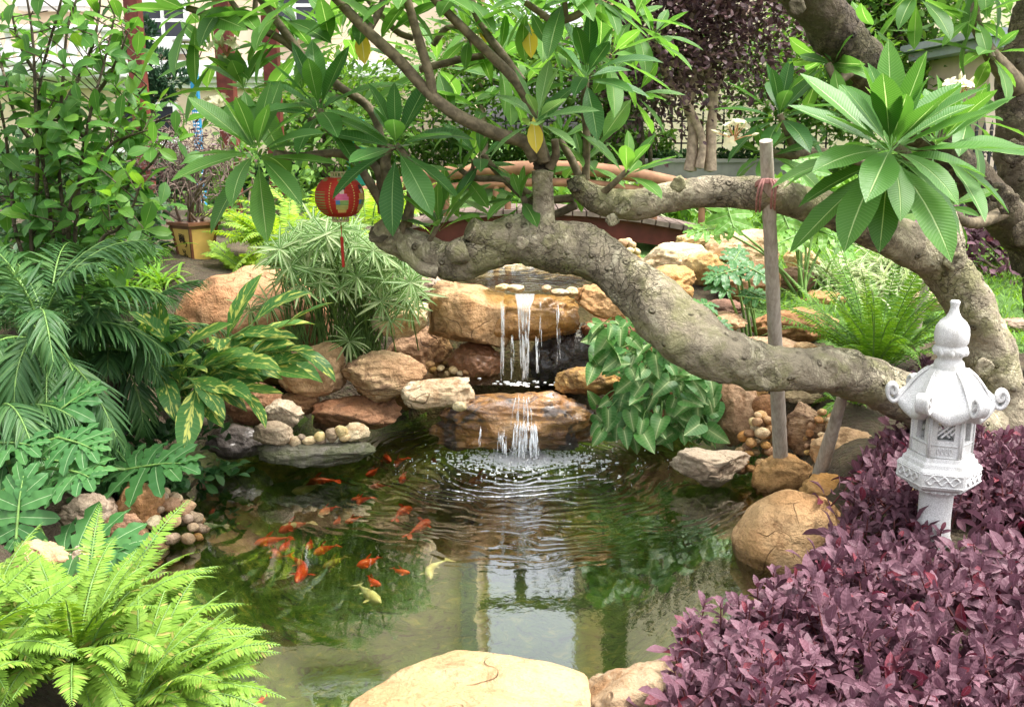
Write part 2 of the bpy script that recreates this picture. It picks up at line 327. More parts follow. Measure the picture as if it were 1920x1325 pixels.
# stone
T1, T2, T3 = (0.47,0.255,0.105), (0.56,0.355,0.18), (0.15,0.075,0.03)
M['rock'] = rock_mat('tan_sandstone', T1, T2, T3)
M['rock_orange'] = rock_mat('orange_sandstone', (0.44,0.225,0.1), (0.48,0.29,0.15), (0.17,0.08,0.03))
M['rock_pale'] = rock_mat('pale_ochre_sandstone', (0.62,0.42,0.2), (0.68,0.54,0.33), (0.26,0.13,0.05))
M['rock_cream'] = rock_mat('cream_sandstone', (0.34,0.225,0.105), (0.4,0.3,0.165), (0.2,0.1,0.04), scale=0.8)
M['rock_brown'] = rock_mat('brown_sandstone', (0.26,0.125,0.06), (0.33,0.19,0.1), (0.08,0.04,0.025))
M['rock_band'] = rock_mat('banded_brown_rock', (0.3,0.15,0.07), (0.42,0.26,0.14), (0.1,0.05,0.03), strata=0.8)
M['rock_dark'] = rock_mat('dark_grey_rock', (0.11,0.085,0.07), (0.16,0.12,0.09), (0.04,0.03,0.025), wet=0.3)
M['rock_grey'] = rock_mat('grey_tan_rock', (0.42,0.3,0.2), (0.5,0.38,0.26), (0.16,0.1,0.06), strata=0.4)
M['rock_wet'] = rock_mat('wet_orange_rock', (0.26,0.1,0.018), (0.34,0.15,0.03), (0.07,0.028,0.01), wet=0.5)
M['rock_fall'] = rock_mat('wet_streaked_rock', (0.42,0.145,0.02), (0.36,0.165,0.04), (0.1,0.036,0.01), wet=0.8, dark=(0.045,0.04,0.042), strata=0.6)
M['rock_lip'] = rock_mat('stained_sandstone', (0.38,0.19,0.07), (0.46,0.28,0.14), (0.1,0.05,0.02), dark=(0.17,0.1,0.045))
M['rock_black'] = rock_mat('black_wet_rock', (0.035,0.025,0.02), (0.06,0.045,0.04), (0.015,0.01,0.01), wet=1.0)
M['rock_slate'] = rock_mat('grey_slate', (0.19,0.17,0.13), (0.25,0.22,0.17), (0.09,0.09,0.05), strata=0.6, dark=(0.11,0.115,0.06))
M['granite'] = None
def granite():
    n = NT('white_granite'); tc = n.n('TexCoord').outputs['Object']; f = n.noise(tc, 320, 3, 0.7); g = n.noise(tc, 7, 5)
    col = n.mix(n.step(f, 0.38, 0.62), (0.48,0.475,0.465), (0.78,0.775,0.765)); col = n.mix(n.math('MULTIPLY', n.step(g, 0.45, 0.7), 0.4), col, (0.42,0.41,0.36))
    mp = n.n('Mapping', i0=tc); mp.inputs['Scale'].default_value = (22, 22, 2.5); col = n.mix(n.math('MULTIPLY', n.step(n.noise(mp, 1.0, 5, .65), .52, .7), .35), col, (0.33,0.32,0.27))
    pr = n.n('BsdfPrincipled', Base_Color=col, Roughness=0.75, Normal=n.n('Bump', Strength=0.5, Distance=0.004, Height=n.math('ADD', f, n.noise(tc, 60, 4))))
    return n.out(pr)
M['granite'] = granite()
def soil():
    n = NT('garden_soil'); tc = n.n('TexCoord').outputs['Object']; a = n.noise(tc, 6, 6); b = n.noise(tc, 40, 5)
    col = n.mix(n.step(a, 0.4, 0.65), (0.05,0.034,0.02), (0.09,0.065,0.035)); col = n.mix(n.math('MULTIPLY', n.step(b, 0.5, 0.7), 0.6), col, (0.06,0.08,0.025))
    return n.out(n.n('BsdfPrincipled', Base_Color=col, Roughness=0.95, Normal=n.n('Bump', Strength=1.0, Distance=0.03, Height=b)))
M['soil'] = soil()
def lawn():
    n = NT('lawn'); tc = n.n('TexCoord').outputs['Object']; a = n.noise(tc, 1.5, 4); b = n.noise(tc, 90, 4, 0.7)
    col = n.mix(n.step(a, 0.35, 0.65), (0.1,0.22,0.035), (0.15,0.29,0.05)); col = n.mix(n.step(b, 0.4, 0.7), n.mix(0.5, col, (0.05,0.12,0.02)), col)
    return n.out(n.n('BsdfPrincipled', Base_Color=col, Roughness=0.95, Normal=n.n('Bump', Strength=1.0, Distance=0.03, Height=b)))
M['lawn'] = lawn()
def pondbed():
    n = NT('mossy_pond_bed'); tc = n.n('TexCoord').outputs['Object']; a = n.noise(tc, 2.2, 6, 0.65, 0.5); b = n.noise(tc, 13, 6, 0.7, 1.0)
    col = n.mix(n.step(a, 0.38, 0.66), (0.055,0.12,0.01), (0.12,0.18,0.022)); col = n.mix(n.step(b, 0.52, 0.7), col, (0.28,0.26,0.045)); col = n.mix(n.step(b, 0.48, 0.34), col, (0.012,0.02,0.006))
    return n.out(n.n('BsdfPrincipled', Base_Color=col, Roughness=0.9, Normal=n.n('Bump', Strength=1.0, Distance=0.05, Height=b)))
M['bed'] = pondbed()
def water(name, centre, tint, amp, k, reach, refl, calm=0.15):
    n = NT(name); geo = n.n('NewGeometry').outputs['Position']
    wob = n.n('TexNoise', Vector=geo, Scale=3.0, Detail=2.0).outputs[0]
    d = n.n('VectorMath', _operation='DISTANCE', i0=geo, i1=tuple(centre)).outputs['Value']
    ph = n.math('MULTIPLY', n.math('ADD', d, n.math('MULTIPLY', wob, 0.34)), k)
    fall = n.step(d, reach, 0.15)
    mask = n.step(n.noise(geo, 2.0, 2), 0.25, 0.6)
    ring = n.math('MULTIPLY', n.math('MULTIPLY', n.math('SINE', ph), fall), n.math('ADD', 0.35, mask))
    ring2 = n.math('MULTIPLY', n.math('MULTIPLY', n.math('SINE', n.math('MULTIPLY', ph, 0.37)), fall), 0.8)
    chop = n.math('MULTIPLY', n.math('SUBTRACT', n.noise(geo, 26, 3, 0.6, 0.5), 0.5), n.math('ADD', calm*0.5, n.math('MULTIPLY', n.step(d, 1.1, 0.0), 2.6)))
    slow = n.math('MULTIPLY', n.noise(geo, 4.0, 2), calm*2.5)
    h = n.math('ADD', n.math('ADD', ring, ring2), n.math('ADD', chop, slow))
    bp = n.n('Bump', Strength=1.0, Distance=amp, Height=h)
    fr = n.math('MULTIPLY', n.n('Fresnel', IOR=1.36, Normal=bp), refl, clamp=True)
    return n.out(n.n('MixShader', i0=fr, i1=n.n('BsdfTransparent', Color=tint), i2=n.n('BsdfGlossy', Color=(1,1,1), Roughness=0.015, Normal=bp)))
# ------------------------------------------------------------------ ground, pond, lawn
POND_PX = [(560,1345),(330,1330),(215,1180),(235,1085),(330,1015),(374,962),(366,910),(330,880),(390,845),(470,818),(600,795),(700,785),(800,795),(830,815),(1120,795),(1340,785),
           (1345,820),(1405,850),(1412,920),(1382,1000),(1375,1090),(1310,1150),(1255,1260),(1260,1345)]
POND = np.array([PZ(x, y, 0)[:2] for x, y in POND_PX])
POOL_PX = [(925,548),(1085,545),(1180,532),(1230,510),(1150,500),(1000,496),(880,508),(850,530)]
POOL = np.array([PZ(x, y, 0.83)[:2] for x, y in POOL_PX])
def sdist(poly, X, Y):                               # distance to the outline, negative inside
    p = np.stack([X, Y], -1).reshape(-1, 2); d = np.full(len(p), 1e9); ins = np.zeros(len(p), bool)
    for a, b in zip(poly, np.roll(poly, -1, 0)):
        e = b-a; t = np.clip(((p-a) @ e)/(e @ e), 0, 1); d = np.minimum(d, np.linalg.norm(p-a-t[:, None]*e, axis=1))
        c = (a[1] > p[:, 1]) != (b[1] > p[:, 1]); ins ^= c & (p[:, 0] < (b[0]-a[0])*(p[:, 1]-a[1])/(b[1]-a[1]+1e-12)+a[0])
    return np.where(ins, -d, d).reshape(np.shape(X))
def sm(x): x = np.clip(x, 0, 1); return x*x*(3-2*x)
def height(X, Y):
    X = np.asarray(X, float); Y = np.asarray(Y, float)
    g = np.interp(Y, [0, 3, 4.2, 5, 5.8, 7, 9, 18, 60, 300], [.16, .22, .28, .34, .45, .68, .74, 1.0, 1.1, 1.2])
    g = g + 0.22*sm((-X-0.3)/1.0)*sm((Y-5.2)/1.2)*(1-sm((Y-9)/3))
    wob = 0.04*np.sin(X*3.1+1)*np.sin(Y*2.3)+0.02*np.sin(X*9+Y*7)
    d = sdist(POND, X, Y)
    out = -0.13+(g+0.13)*sm(d/0.55)+wob*sm(d/0.5)
    ins = -0.13-0.42*sm(-d/0.55)+0.04*np.sin(X*7+1.3)*np.sin(Y*6)*sm(-d/0.4)
    h = np.where(d > 0, out, ins)
    cut = sm((X+0.85)/0.15)*sm((0.95-X)/0.15)*sm((6.0-Y)/0.12)*sm((Y-5.1)/0.1)
    h = h*(1-cut)+np.minimum(h, 0.12)*cut
    dp = sdist(POOL, X, Y)
    return np.where(dp < 0.25, h*(sm(dp/0.25))+np.minimum(h, 0.72)*(1-sm(dp/0.25)), h)
def hz(x, y): return float(height(np.array([x]), np.array([y]))[0])
def ground():
    xs = np.concatenate([-np.geomspace(400, 4.1, 26), np.linspace(-4, 4, 200), np.geomspace(4.1, 400, 26)])
    ys = np.concatenate([-np.geomspace(60, 0.5, 12), np.linspace(0, 10, 250), np.geomspace(10.1, 600, 40)])
    X, Y = np.meshgrid(xs, ys); Z = height(X, Y)
    V = np.stack([X, Y, Z], -1).reshape(-1, 3); idx = np.arange(len(V)).reshape(X.shape)
    Q = np.stack([idx[:-1, :-1], idx[:-1, 1:], idx[1:, 1:], idx[1:, :-1]], -1).reshape(-1, 4)
    c = V[Q].mean(1); d = sdist(POND, c[:, 0], c[:, 1])
    edge = 6.6+0.25*np.sin(c[:, 0]*5)
    lawn = (c[:, 1] > np.where(c[:, 0] > 1.6, 5.9+0.2*np.sin(c[:, 0]*5), np.where(c[:, 0] < -0.9, 12, edge+1.1)))
    mi = np.where(d < 0.16, 1, np.where(lawn, 2, 0))
    mb = MB(); mb.add(V, Q, mi=mi)
    tag(mb.build('ground', [M['soil'], M['bed'], M['lawn']]), kind='structure')
ground()
SPL = PZ(985, 858, 0)                                # where the lower fall strikes the pond
M['pond'] = water('pond_water', SPL, (0.8, 0.86, 0.6, 1), 0.0021, 88.0, 1.6, 2.9)
M['pool'] = water('pool_water', (0.1, 6.0, 0.84), (0.72, 0.72, 0.5, 1), 0.0008, 60.0, 1.2, 1.1, 0.1)
def sheet(name, poly, z, mat, grow):
    c = poly.mean(0); q = c+(poly-c)*grow; n = len(q); mb = MB()
    V = np.vstack([np.c_[q, np.full(n, z)], [[c[0], c[1], z]]]); mb.add(V, [[i, (i+1) % n, n] for i in range(n)])
    o = mb.build(name, mat, smooth=False)
    if o.data.polygons[0].normal.z < 0: o.data.flip_normals()
    return tag(o, kind='structure')
sheet('pond_water', POND, 0.0, M['pond'], 1.3)
sheet('upper_pool_water', POOL, 0.835, M['pool'], 1.04)
mid = np.array([PZ(x, y, 0.335)[:2] for x, y in [(850,722),(1045,722),(1130,690),(1140,650),(860,650),(800,690)]])
sheet('middle_pool_water', mid, 0.335, M['pool'], 1.0)
def grass_patch(name, rects, n, seed, h0, h1, mat, wid=0.16):
    rng = np.random.default_rng(seed); T = [leaf_t(wid, 3, 0.1, d, 0.35, 0.8) for d in (0.3, 0.8, 1.3)]; L = Leaves(T, rng); mb = MB()
    tot = sum((x1-x0)*(y1-y0) for x0, x1, y0, y1 in rects)
    for x0, x1, y0, y1 in rects:
        k = int(n*(x1-x0)*(y1-y0)/tot); X = rng.uniform(x0, x1, k); Y = rng.uniform(y0, y1, k); Z = height(X, Y)
        for x, y, z in zip(X, Y, Z):
            a = rng.uniform(0, 2*pi); d = np.array([cos(a)*.5, sin(a)*.5, 1.0])
            L.put((x, y, z), d, np.array([-cos(a), -sin(a), 0.3]), rng.uniform(h0, h1))
    L.out(mb); return tag(mb.build(name, mat), kind='stuff')
tag(grass_patch('lawn_grass', [(1.7, 3.8, 5.9, 7.6), (1.9, 5.2, 7.6, 10)], 16000, 5, 0.04, 0.09, M['grass'], 0.14), 'short bright green grass of the lawn behind the leaning trunk', 'grass')
tag(grass_patch('lawn_grass', [(0.6, 3.2, 9.8, 14)], 9000, 6, 0.05, 0.11, M['grass'], 0.2), 'sunlit strip of lawn seen beyond the wooden footbridge', 'grass')

# ------------------------------------------------------------------ buildings
M['wall_peach'] = plain('peach_render', (0.88, 0.7, 0.52), 0.9, 0.1, 0.05, 3, 0.05)
M['wall_cream'] = plain('cream_render', (0.85, 0.75, 0.55), 0.9, 0.1, 0.05, 3, 0.05)
M['white_trim'] = plain('white_trim', (0.9, 0.89, 0.88), 0.7, 0.2, 0.05, 6, 0.05)
M['glass'] = plain('dark_window_glass', (0.03, 0.032, 0.045), 0.08, 0.6, 0.2, 2, 0.0)
M['grey_roof'] = plain('grey_roof_edge', (0.36, 0.4, 0.46), 0.6, 0.3, 0.08, 8, 0.1)
M['concrete'] = plain('grey_concrete', (0.4, 0.38, 0.35), 0.9, 0.15, 0.15, 5, 0.2)
M['dark_bar'] = plain('dark_brown_bar', (0.06, 0.05, 0.035), 0.8, 0.2, 0.2)
M['iron'] = plain('black_iron', (0.02, 0.017, 0.022), 0.5, 0.4, 0.2)
M['redwood'] = plain('dark_red_wood', (0.13, 0.032, 0.022), 0.6, 0.3, 0.3, 12, 0.2)
def X_at(px, py, Y): return P(px, py, Y)[0]
def window(parent, x0, x1, z0, z1, y, cols=2, rows=1):
    f = MB(); t = 0.07
    for a, b, c, d in ((x0-t, x1+t, z1, z1+t), (x0-t, x1+t, z0-t, z0), (x0-t, x0, z0, z1), (x1, x1+t, z0, z1)): box(f, ((a+b)/2, y-0.03, (c+d)/2), (b-a, 0.1, d-c))
    for i in range(1, cols): box(f, (x0+(x1-x0)*i/cols, y-0.02, (z0+z1)/2), (0.05, 0.05, z1-z0))
    for i in range(1, rows): box(f, ((x0+x1)/2, y-0.024, z0+(z1-z0)*i/rows), (x1-x0, 0.05, 0.05))
    w = f.build('window', M['white_trim'], parent, smooth=False)
    g = MB(); box(g, ((x0+x1)/2, y+0.005, (z0+z1)/2), (x1-x0, 0.03, z1-z0)); g.build('pane', M['glass'], w, smooth=False)
    s = MB(); box(s, ((x0+x1)/2, y-0.12, z0-t-0.07), (x1-x0+0.4, 0.3, 0.14)); box(s, ((x0+x1)/2, y-0.09, z0-t-0.17), (x1-x0+0.3, 0.2, 0.06)); s.build('sill', M['white_trim'], w, smooth=False)
def houses():
    # peach house at the left, 17 m away, six storeys (its upper floors show in the pond)
    Y = 17.0; xe = PZ(893, 1200, 0)[0]/PZ(893, 1200, 0)[1]*Y
    h = thing('apartment_house', 'peach rendered house with white cornice and dark windows behind the pergola', 'house', (-6, Y, hz(-6, Y)))
    w = MB(); box(w, ((-16+xe)/2, Y+4.5, 10.5), (16+xe, 8.9, 19.4)); w.build('wall', M['wall_peach'], h, smooth=False)
    c = MB(); za, zb = P(200, 160, Y)[2], P(200, 118, Y)[2]
    for dz, e, t in ((0, .1, .1), (.09, .2, .12), (.2, .32, .16), (zb-za-.03, .25, .1)): box(c, (-7.3, Y-e/2, za+dz), (11, e, t))
    c.build('cornice', M['white_trim'], h, smooth=False)
    for (a, b, y0, y1) in ((268, 350, 8, 70), (510, 598, -20, 42), (60, 150, -70, -10)):
        window(h, X_at(a, y1, Y), X_at(b, y1, Y), P(a, y1, Y)[2], P(a, y0, Y)[2], Y-0.02, 2, 2)
    window(h, X_at(228, 240, Y), X_at(330, 240, Y), P(228, 262, Y)[2], P(228, 200, Y)[2], Y-0.02)
    for k in range(5):
        for x in (-10.5, -8.0, -5.6, -3.2):
            window(h, x-.55, x+.55, 5.6+k*2.9, 6.9+k*2.9, Y-0.02)
    b = MB(); z0, z1 = P(100, 128, Y)[2], P(100, 62, Y)[2]; xa, xb = X_at(-60, 90, Y-.7), X_at(205, 90, Y-.7)
    box(b, ((xa+xb)/2, Y-.62, z1), (xb-xa, .22, .1)); box(b, ((xa+xb)/2, Y-.62, z0+.05), (xb-xa, .26, .12)); box(b, ((xa+xb)/2, Y-.35, z0-.1), (xb-xa, .7, .16))
    prof = [(.05, 0), (.05, .06), (.085, .16), (.075, .24), (.035, .4), (.05, .5), (.05, .56)]
    for i in range(13): lathe(b, [(r, z*(z1-z0-.14)/.56) for r, z in prof], (xa+.1+(xb-xa-.2)*i/12, Y-.62, z0+.1), 10)
    b.build('balustrade', M['white_trim'], h)
    p = MB(); box(p, (xe-.12, Y-.06, 10), (.3, .16, 18)); p.build('corner_strip', M['concrete'], h, smooth=False)
    # cream house at the right
    xr = PZ(1128, 1200, 0)[0]/PZ(1128, 1200, 0)[1]*20
    h = thing('apartment_house', 'cream house at the right with a grey roof edge beyond the trees', 'house', (9, 20, 1.0))
    w = MB(); box(w, ((xr+20)/2, 24.5, 10.5), (20-xr, 8.9, 19.4)); w.build('wall', M['wall_cream'], h, smooth=False)
    p = MB(); box(p, (xr+.28, 19.95, 10), (.5, .2, 18.4)); p.build('corner_strip', M['dark_bar'], h, smooth=False)  # dark brown upright strip along this house corner
    for k in range(1, 5):
        for x in (5.4, 8.2, 11.0): window(h, x-.6, x+.6, 2.4+k*2.9, 3.8+k*2.9, 19.98)
    # small porch with a grey roof edge at the right margin
    h = thing('garden_house', 'small pinkish outbuilding with grey roof edge at the right margin', 'outbuilding', (7.2, 13.6, 1.0))
    w = MB(); x0 = X_at(1855, 150, 13.6); box(w, (x0+1.6, 14.6, 1.9), (3.2, 2, 2.4)); w.build('wall', plain('pink_render', (0.72, .55, .47), .9, .1, .05, 3), h, smooth=False)
    r = MB(); zt = P(1880, 82, 13.4)[2]; box(r, (x0+1.6, 14.5, zt), (3.7, 2.6, .12)); box(r, (x0+1.6, 14.5, zt+.12), (3.9, 2.8, .1)); r.build('roof', M['grey_roof'], h, smooth=False)
    # out-of-view bars and posts, added only for their reflection in the pond
    t = thing('reflected_bars', 'unseen dark overhead bars between the two houses, added for the pond reflection', 'reflected_bars', (.8, 18.6, 7))
    zb = 1.3; z0 = -PZ(960, 1046, 0)[2]; e = lambda py: -(ray(960, py)[2]/ray(960, py)[1])*18.6-CZ
    za, zc = e(1048), e(1130)
    m = MB(); box(m, ((xe+xr)/2, 18.6, za+.06), (xr-xe+1.4, .14, .16)); m.build('lower_beam', M['dark_bar'], t, smooth=False)
    m = MB(); box(m, ((xe+xr)/2, 18.6, zc), (xr-xe+1.6, .14, .2)); m.build('top_rail', M['dark_bar'], t, smooth=False)
    for px in (845, 975, 1108):
        d = ray(px, 1090); m = MB(); box(m, (d[0]/d[1]*18.6, 18.6, (za+zc)/2), (.2, .12, zc-za)); m.build('post', M['dark_bar'], t, smooth=False)
houses()

# ------------------------------------------------------------------ fences, low wall, pergola
def fence(name, label, xs, Y, z0, z1, step, bar, scroll=True):
    t = thing(name, label, 'fence', ((xs[0]+xs[1])/2, Y, z0))
    m = MB(); n = int((xs[1]-xs[0])/step)
    for i in range(n+1):
        x = xs[0]+step*i; box(m, (x, Y, (z0+z1)/2), (bar, bar, z1-z0)); box(m, (x, Y, z1+bar*2.2), (bar*1.3, bar*1.3, bar*4), taper=0.05)
    bars = m
    h = z1-z0
    for k, f in enumerate((0.1, 0.55, 0.9)):
        m = MB(); box(m, ((xs[0]+xs[1])/2, Y-bar*.2, z0+h*f), (xs[1]-xs[0], bar*1.5, bar)); m.build('rail', M['iron'], t, smooth=False)
    if scroll:
        m = bars; R = step*.3; a = np.linspace(0, 1.6*pi, 9)
        for i in range(n):
            for f, s in ((.72, 1), (.38, -1)):
                c = np.array([xs[0]+step*(i+.5), Y, z0+h*f]); tube(m, [c+np.array([R*cos(q), 0, s*R*sin(q)]) for q in a], [bar*.3]*9, 4, cap=False)
    bars.build('bars', M['iron'], t, smooth=False)
fence('iron_fence', 'long black iron fence with scrolls along the back of the lawn', (X_at(560, 250, 16.6), X_at(1560, 250, 16.6)), 16.6, 1.06, P(1200, 216, 16.6)[2], .17, .025)
fence('iron_fence', 'black wide-barred iron fence section beside the right-hand trunk', (X_at(1770, 300, 11.5), X_at(1990, 300, 11.5)), 11.5, .85, P(1830, 245, 11.5)[2], .085, .028)
t = MB(); ya = 15.6; box(t, ((X_at(1190, 310, ya)+X_at(1560, 310, ya))/2, ya, 1.08), (X_at(1560, 310, ya)-X_at(1190, 310, ya), .3, .5)); box(t, ((X_at(1190, 310, ya)+X_at(1560, 310, ya))/2, ya, 1.355), (X_at(1560, 310, ya)-X_at(1190, 310, ya)+.1, .4, .05))
tag(t.build('low_wall', M['concrete'], smooth=False), 'low grey concrete planter wall under the maroon tree', 'wall')
def pergola():
    t = thing('pergola', 'dark red timber pergola posts and beams at the left', 'pergola', (-3.6, 10.2, .95))
    for px, Y, w in ((264, 9.6, .13), (428, 11.0, .17), (514, 12.2, .17)):
        m = MB(); x = X_at(px, 200, Y); box(m, (x, Y, 2.2), (w, w, 2.6)); m.build('post', M['redwood'], t, smooth=False)
    m = MB(); a = P(150, -60, 9.6); b = P(600, -60, 12.2)
    for dz in (0, .3): tube(m, [a+[0, 0, .3+dz], b+[0, 0, .1+dz]], [.09, .09], 4)
    m.build('beam', M['redwood'], t, smooth=False)
    for k in range(7):
        m = MB(); p = a+(b-a)*k/6; box(m, (p[0], p[1], p[2]+.62), (1.8, .07, .12)); m.build('rafter', M['redwood'], t, smooth=False)
pergola()
# ------------------------------------------------------------------ rocks
_ico = {}
def ico(k):
    if k not in _ico:
        b = bmesh.new(); bmesh.ops.create_icosphere(b, subdivisions=k, radius=1.0)
        _ico[k] = (np.array([v.co[:] for v in b.verts]), np.array([[v.index for v in f.verts] for f in b.faces])); b.free()
    return _ico[k]
def rock_shape(seed, ang=0.5, k=4, planes=9, flat=0.0, rough=0.05, boxy=0.0):
    rng = np.random.default_rng(seed); V, Fc = ico(k); V = V.copy()
    if boxy: V = np.sign(V)*np.abs(V)**(1-boxy*.6); V /= np.abs(V).max()
    V = V*np.array([1+.15*fbm((seed*.37+i, 0, 0)) for i in range(3)])
    for _ in range(planes):
        d = rnd_dir(rng); t = rng.uniform(0.58, 0.9)*(1-.25*ang)+.12; s = V @ d-t
        V -= np.where(s > 0, s*(0.55+0.43*ang), 0)[:, None]*d
    if flat: s = V[:, 2]-(1-flat); V[:, 2] -= np.where(s > 0, s*.9, 0)
    o = Vector((seed*3.17 % 50, seed*1.31 % 50, seed*.77 % 50))
    for i in range(len(V)):
        v = Vector(V[i]); q = v*1.3+o
        n = noise.fractal(q, 1.0, 2.0, 3)*.16*(.5+ang*.5)+noise.fractal(v*4.5+o, .8, 2.1, 4)*rough
        V[i] *= 1+n
    lo, hi = V.min(0), V.max(0); V = (V-(lo+hi)/2)/((hi-lo)/2)
    return V, Fc
ROCKS = []
def rock(label, x0, y0, x1, y1, Y, mat, dep=0.8, ang=0.5, rot=0.0, seed=None, flat=0.0, k=5, planes=11, rough=0.085, boxy=0.0, yaw=0.0, group=None, pitch=0.0, name='boulder', cat='boulder'):
    seed = len(ROCKS)*7+11 if seed is None else seed
    py = (y0+y1)/2; m = mpp(py, Y); a = (x1-x0)/2*m; hp = (y1-y0)/2*m; b = a*dep
    fi = -math.atan2(ray(960, py)[2], ray(960, py)[1]); c2 = hp*hp-(b*sin(fi))**2
    c = max(math.sqrt(max(c2, 0))/cos(fi), .45*hp)
    V, Fc = rock_shape(seed, ang, k if x1-x0 > 60 else 4, planes, flat, rough, boxy)
    V = V*np.array([a, b, c])
    R = np.array(Matrix.Rotation(yaw, 3, 'Z') @ Matrix.Rotation(rot, 3, 'Y') @ Matrix.Rotation(pitch, 3, 'X'))
    V = V @ R.T; s = (V.max(0)-V.min(0))/2; V[:, 0] *= a/s[0]
    if rot: V[:, 2] *= c/s[2]
    mb = MB(); mb.add(V+P((x0+x1)/2, py, Y), Fc); o = mb.build(name, M[mat]); ROCKS.append(o)
    return tag(o, label, cat, group)
G1, G2, G3 = 'boulders along the right bank', 'boulders along the left bank', 'stones of the waterfall'
# front
rock('large smooth cream boulder at the very front edge of the pond', 640, 1222, 1108, 1420, 2.62, 'rock_cream', .75, .35, seed=5, k=5, planes=6, rough=.02)
rock('pitted ochre-cream boulder beside the large cream front boulder', 1080, 1236, 1330, 1420, 2.66, 'rock_cream', .8, .6, seed=23, k=5, rough=.05)
rock('small pale stone poking out under the front purple leaves', 1228, 1228, 1300, 1290, 2.74, 'rock_pale', .9, .6, seed=31)
# right bank
rock('big rounded orange boulder at the water beside the purple plants', 1374, 916, 1600, 1125, 3.9, 'rock_orange', .8, .2, seed=41, k=5, planes=4, rough=.02, group=G1)
rock('rounded ochre stone just behind the big rounded orange boulder', 1500, 888, 1600, 962, 4.3, 'rock', .9, .3, group=G1)
rock('ochre stone left of the white lantern column, half under purple leaves', 1632, 904, 1735, 990, 3.85, 'rock_pale', .8, .4, group=G1)
rock('ochre stone just behind the white lantern column', 1775, 935, 1830, 985, 3.9, 'rock_pale', .8, .4, group=G1)
rock('squared orange block that carries the foot of the upright bamboo pole', 1408, 845, 1525, 935, 4.72, 'rock_orange', .8, .7, boxy=.7, planes=5, flat=.15, group=G1)
rock('pale angular stone with a ridge jutting into the pond at the right', 1256, 836, 1412, 912, 4.8, 'rock_grey', .6, .9, seed=77, planes=12, group=G1)
rock('rounded ochre boulder behind the leaning bamboo pole', 1522, 800, 1695, 900, 4.75, 'rock', .8, .3, planes=5, group=G1)
rock('wrinkled layered rusty rock between the two bamboo poles', 1468, 754, 1565, 860, 5.05, 'rock_band', .8, .7, rough=.1, k=5, group=G1)
rock('big brown overhanging rock right of the arrowhead leaves', 1325, 705, 1425, 840, 5.2, 'rock_orange', .9, .6, seed=92, group=G1)
rock('flat orange-brown ledge stone under the low thick limb', 1318, 690, 1450, 750, 5.3, 'rock_orange', .8, .6, flat=.3, group=G1)
rock('small round brown stone beside the upright bamboo pole foot', 1408, 738, 1456, 790, 5.1, 'rock_brown', .9, .2, group=G1)
rock('squared grey-tan wall stone under the low limb', 1462, 728, 1540, 762, 5.4, 'rock_grey', .8, .6, boxy=.6, group=G1)
rock('large rounded orange boulder in front of the right fern', 1410, 574, 1575, 655, 6.1, 'rock_orange', .8, .25, planes=4, group=G1)
rock('flat layered tan stone behind the large orange boulder', 1488, 545, 1590, 590, 6.7, 'rock', .8, .7, flat=.2, group=G1)
rock('brown flat stone under the grey-green philodendron leaves', 1282, 586, 1402, 625, 5.9, 'rock_orange', .8, .6, flat=.2, group=G1)
rock('second brown stone layer above the flat philodendron stone', 1290, 562, 1400, 595, 6.2, 'rock_brown', .8, .6, group=G1)
rock('flat tan slab tucked behind the low limb at the bamboo pole', 1380, 632, 1510, 662, 5.6, 'rock', .9, .5, flat=.3, group=G1)
rock('small round orange stone resting on the low limb line', 1488, 640, 1534, 664, 5.5, 'rock_orange', .9, .2, group=G1)
rock('pale ochre stone with rounded nose, right of the footbridge end', 1200, 452, 1345, 522, 7.4, 'rock_pale', .8, .5, seed=132, group=G1)
rock('small pale ochre stone on top of the right rock pile', 1268, 434, 1350, 466, 7.9, 'rock_pale', .8, .5, group=G1)
rock('long tan boulder at the top of the right rock pile', 1318, 430, 1470, 505, 7.6, 'rock', .7, .4, group=G1)
rock('cracked pale ochre stone under the long tan boulder', 1275, 470, 1365, 545, 7.1, 'rock_pale', .8, .6, group=G1)
rock('smooth tan stone leaning behind the bent trunk', 1190, 498, 1305, 572, 6.6, 'rock', .8, .4, rot=-.25, group=G1)
rock('low reddish-tan stone right of the smooth leaning stone', 1235, 530, 1300, 575, 6.4, 'rock_orange', .8, .4, group=G1)
rock('brown stone in the middle of the right rock pile', 1335, 490, 1465, 572, 6.8, 'rock_orange', .8, .5, group=G1)
rock('pale tan stone behind the tall green leaf stalks', 1468, 464, 1538, 510, 7.2, 'rock_pale', .8, .4, group=G1)
rock('low brown stone under the tall green leaf stalks', 1440, 500, 1530, 556, 7.0, 'rock_brown', .8, .4, group=G1)
rock('pale pink edging stone on the lawn behind the fern', 1700, 546, 1790, 585, 6.3, 'rock_grey', .7, .4, flat=.2)
rock('orange edging stone on the lawn near the maroon bush', 1796, 505, 1858, 545, 7.6, 'rock_orange', .8, .4)
rock('flat pale stepping stone on the lawn at the right margin', 1866, 596, 1935, 628, 6.4, 'rock_grey', .8, .3, flat=.5)
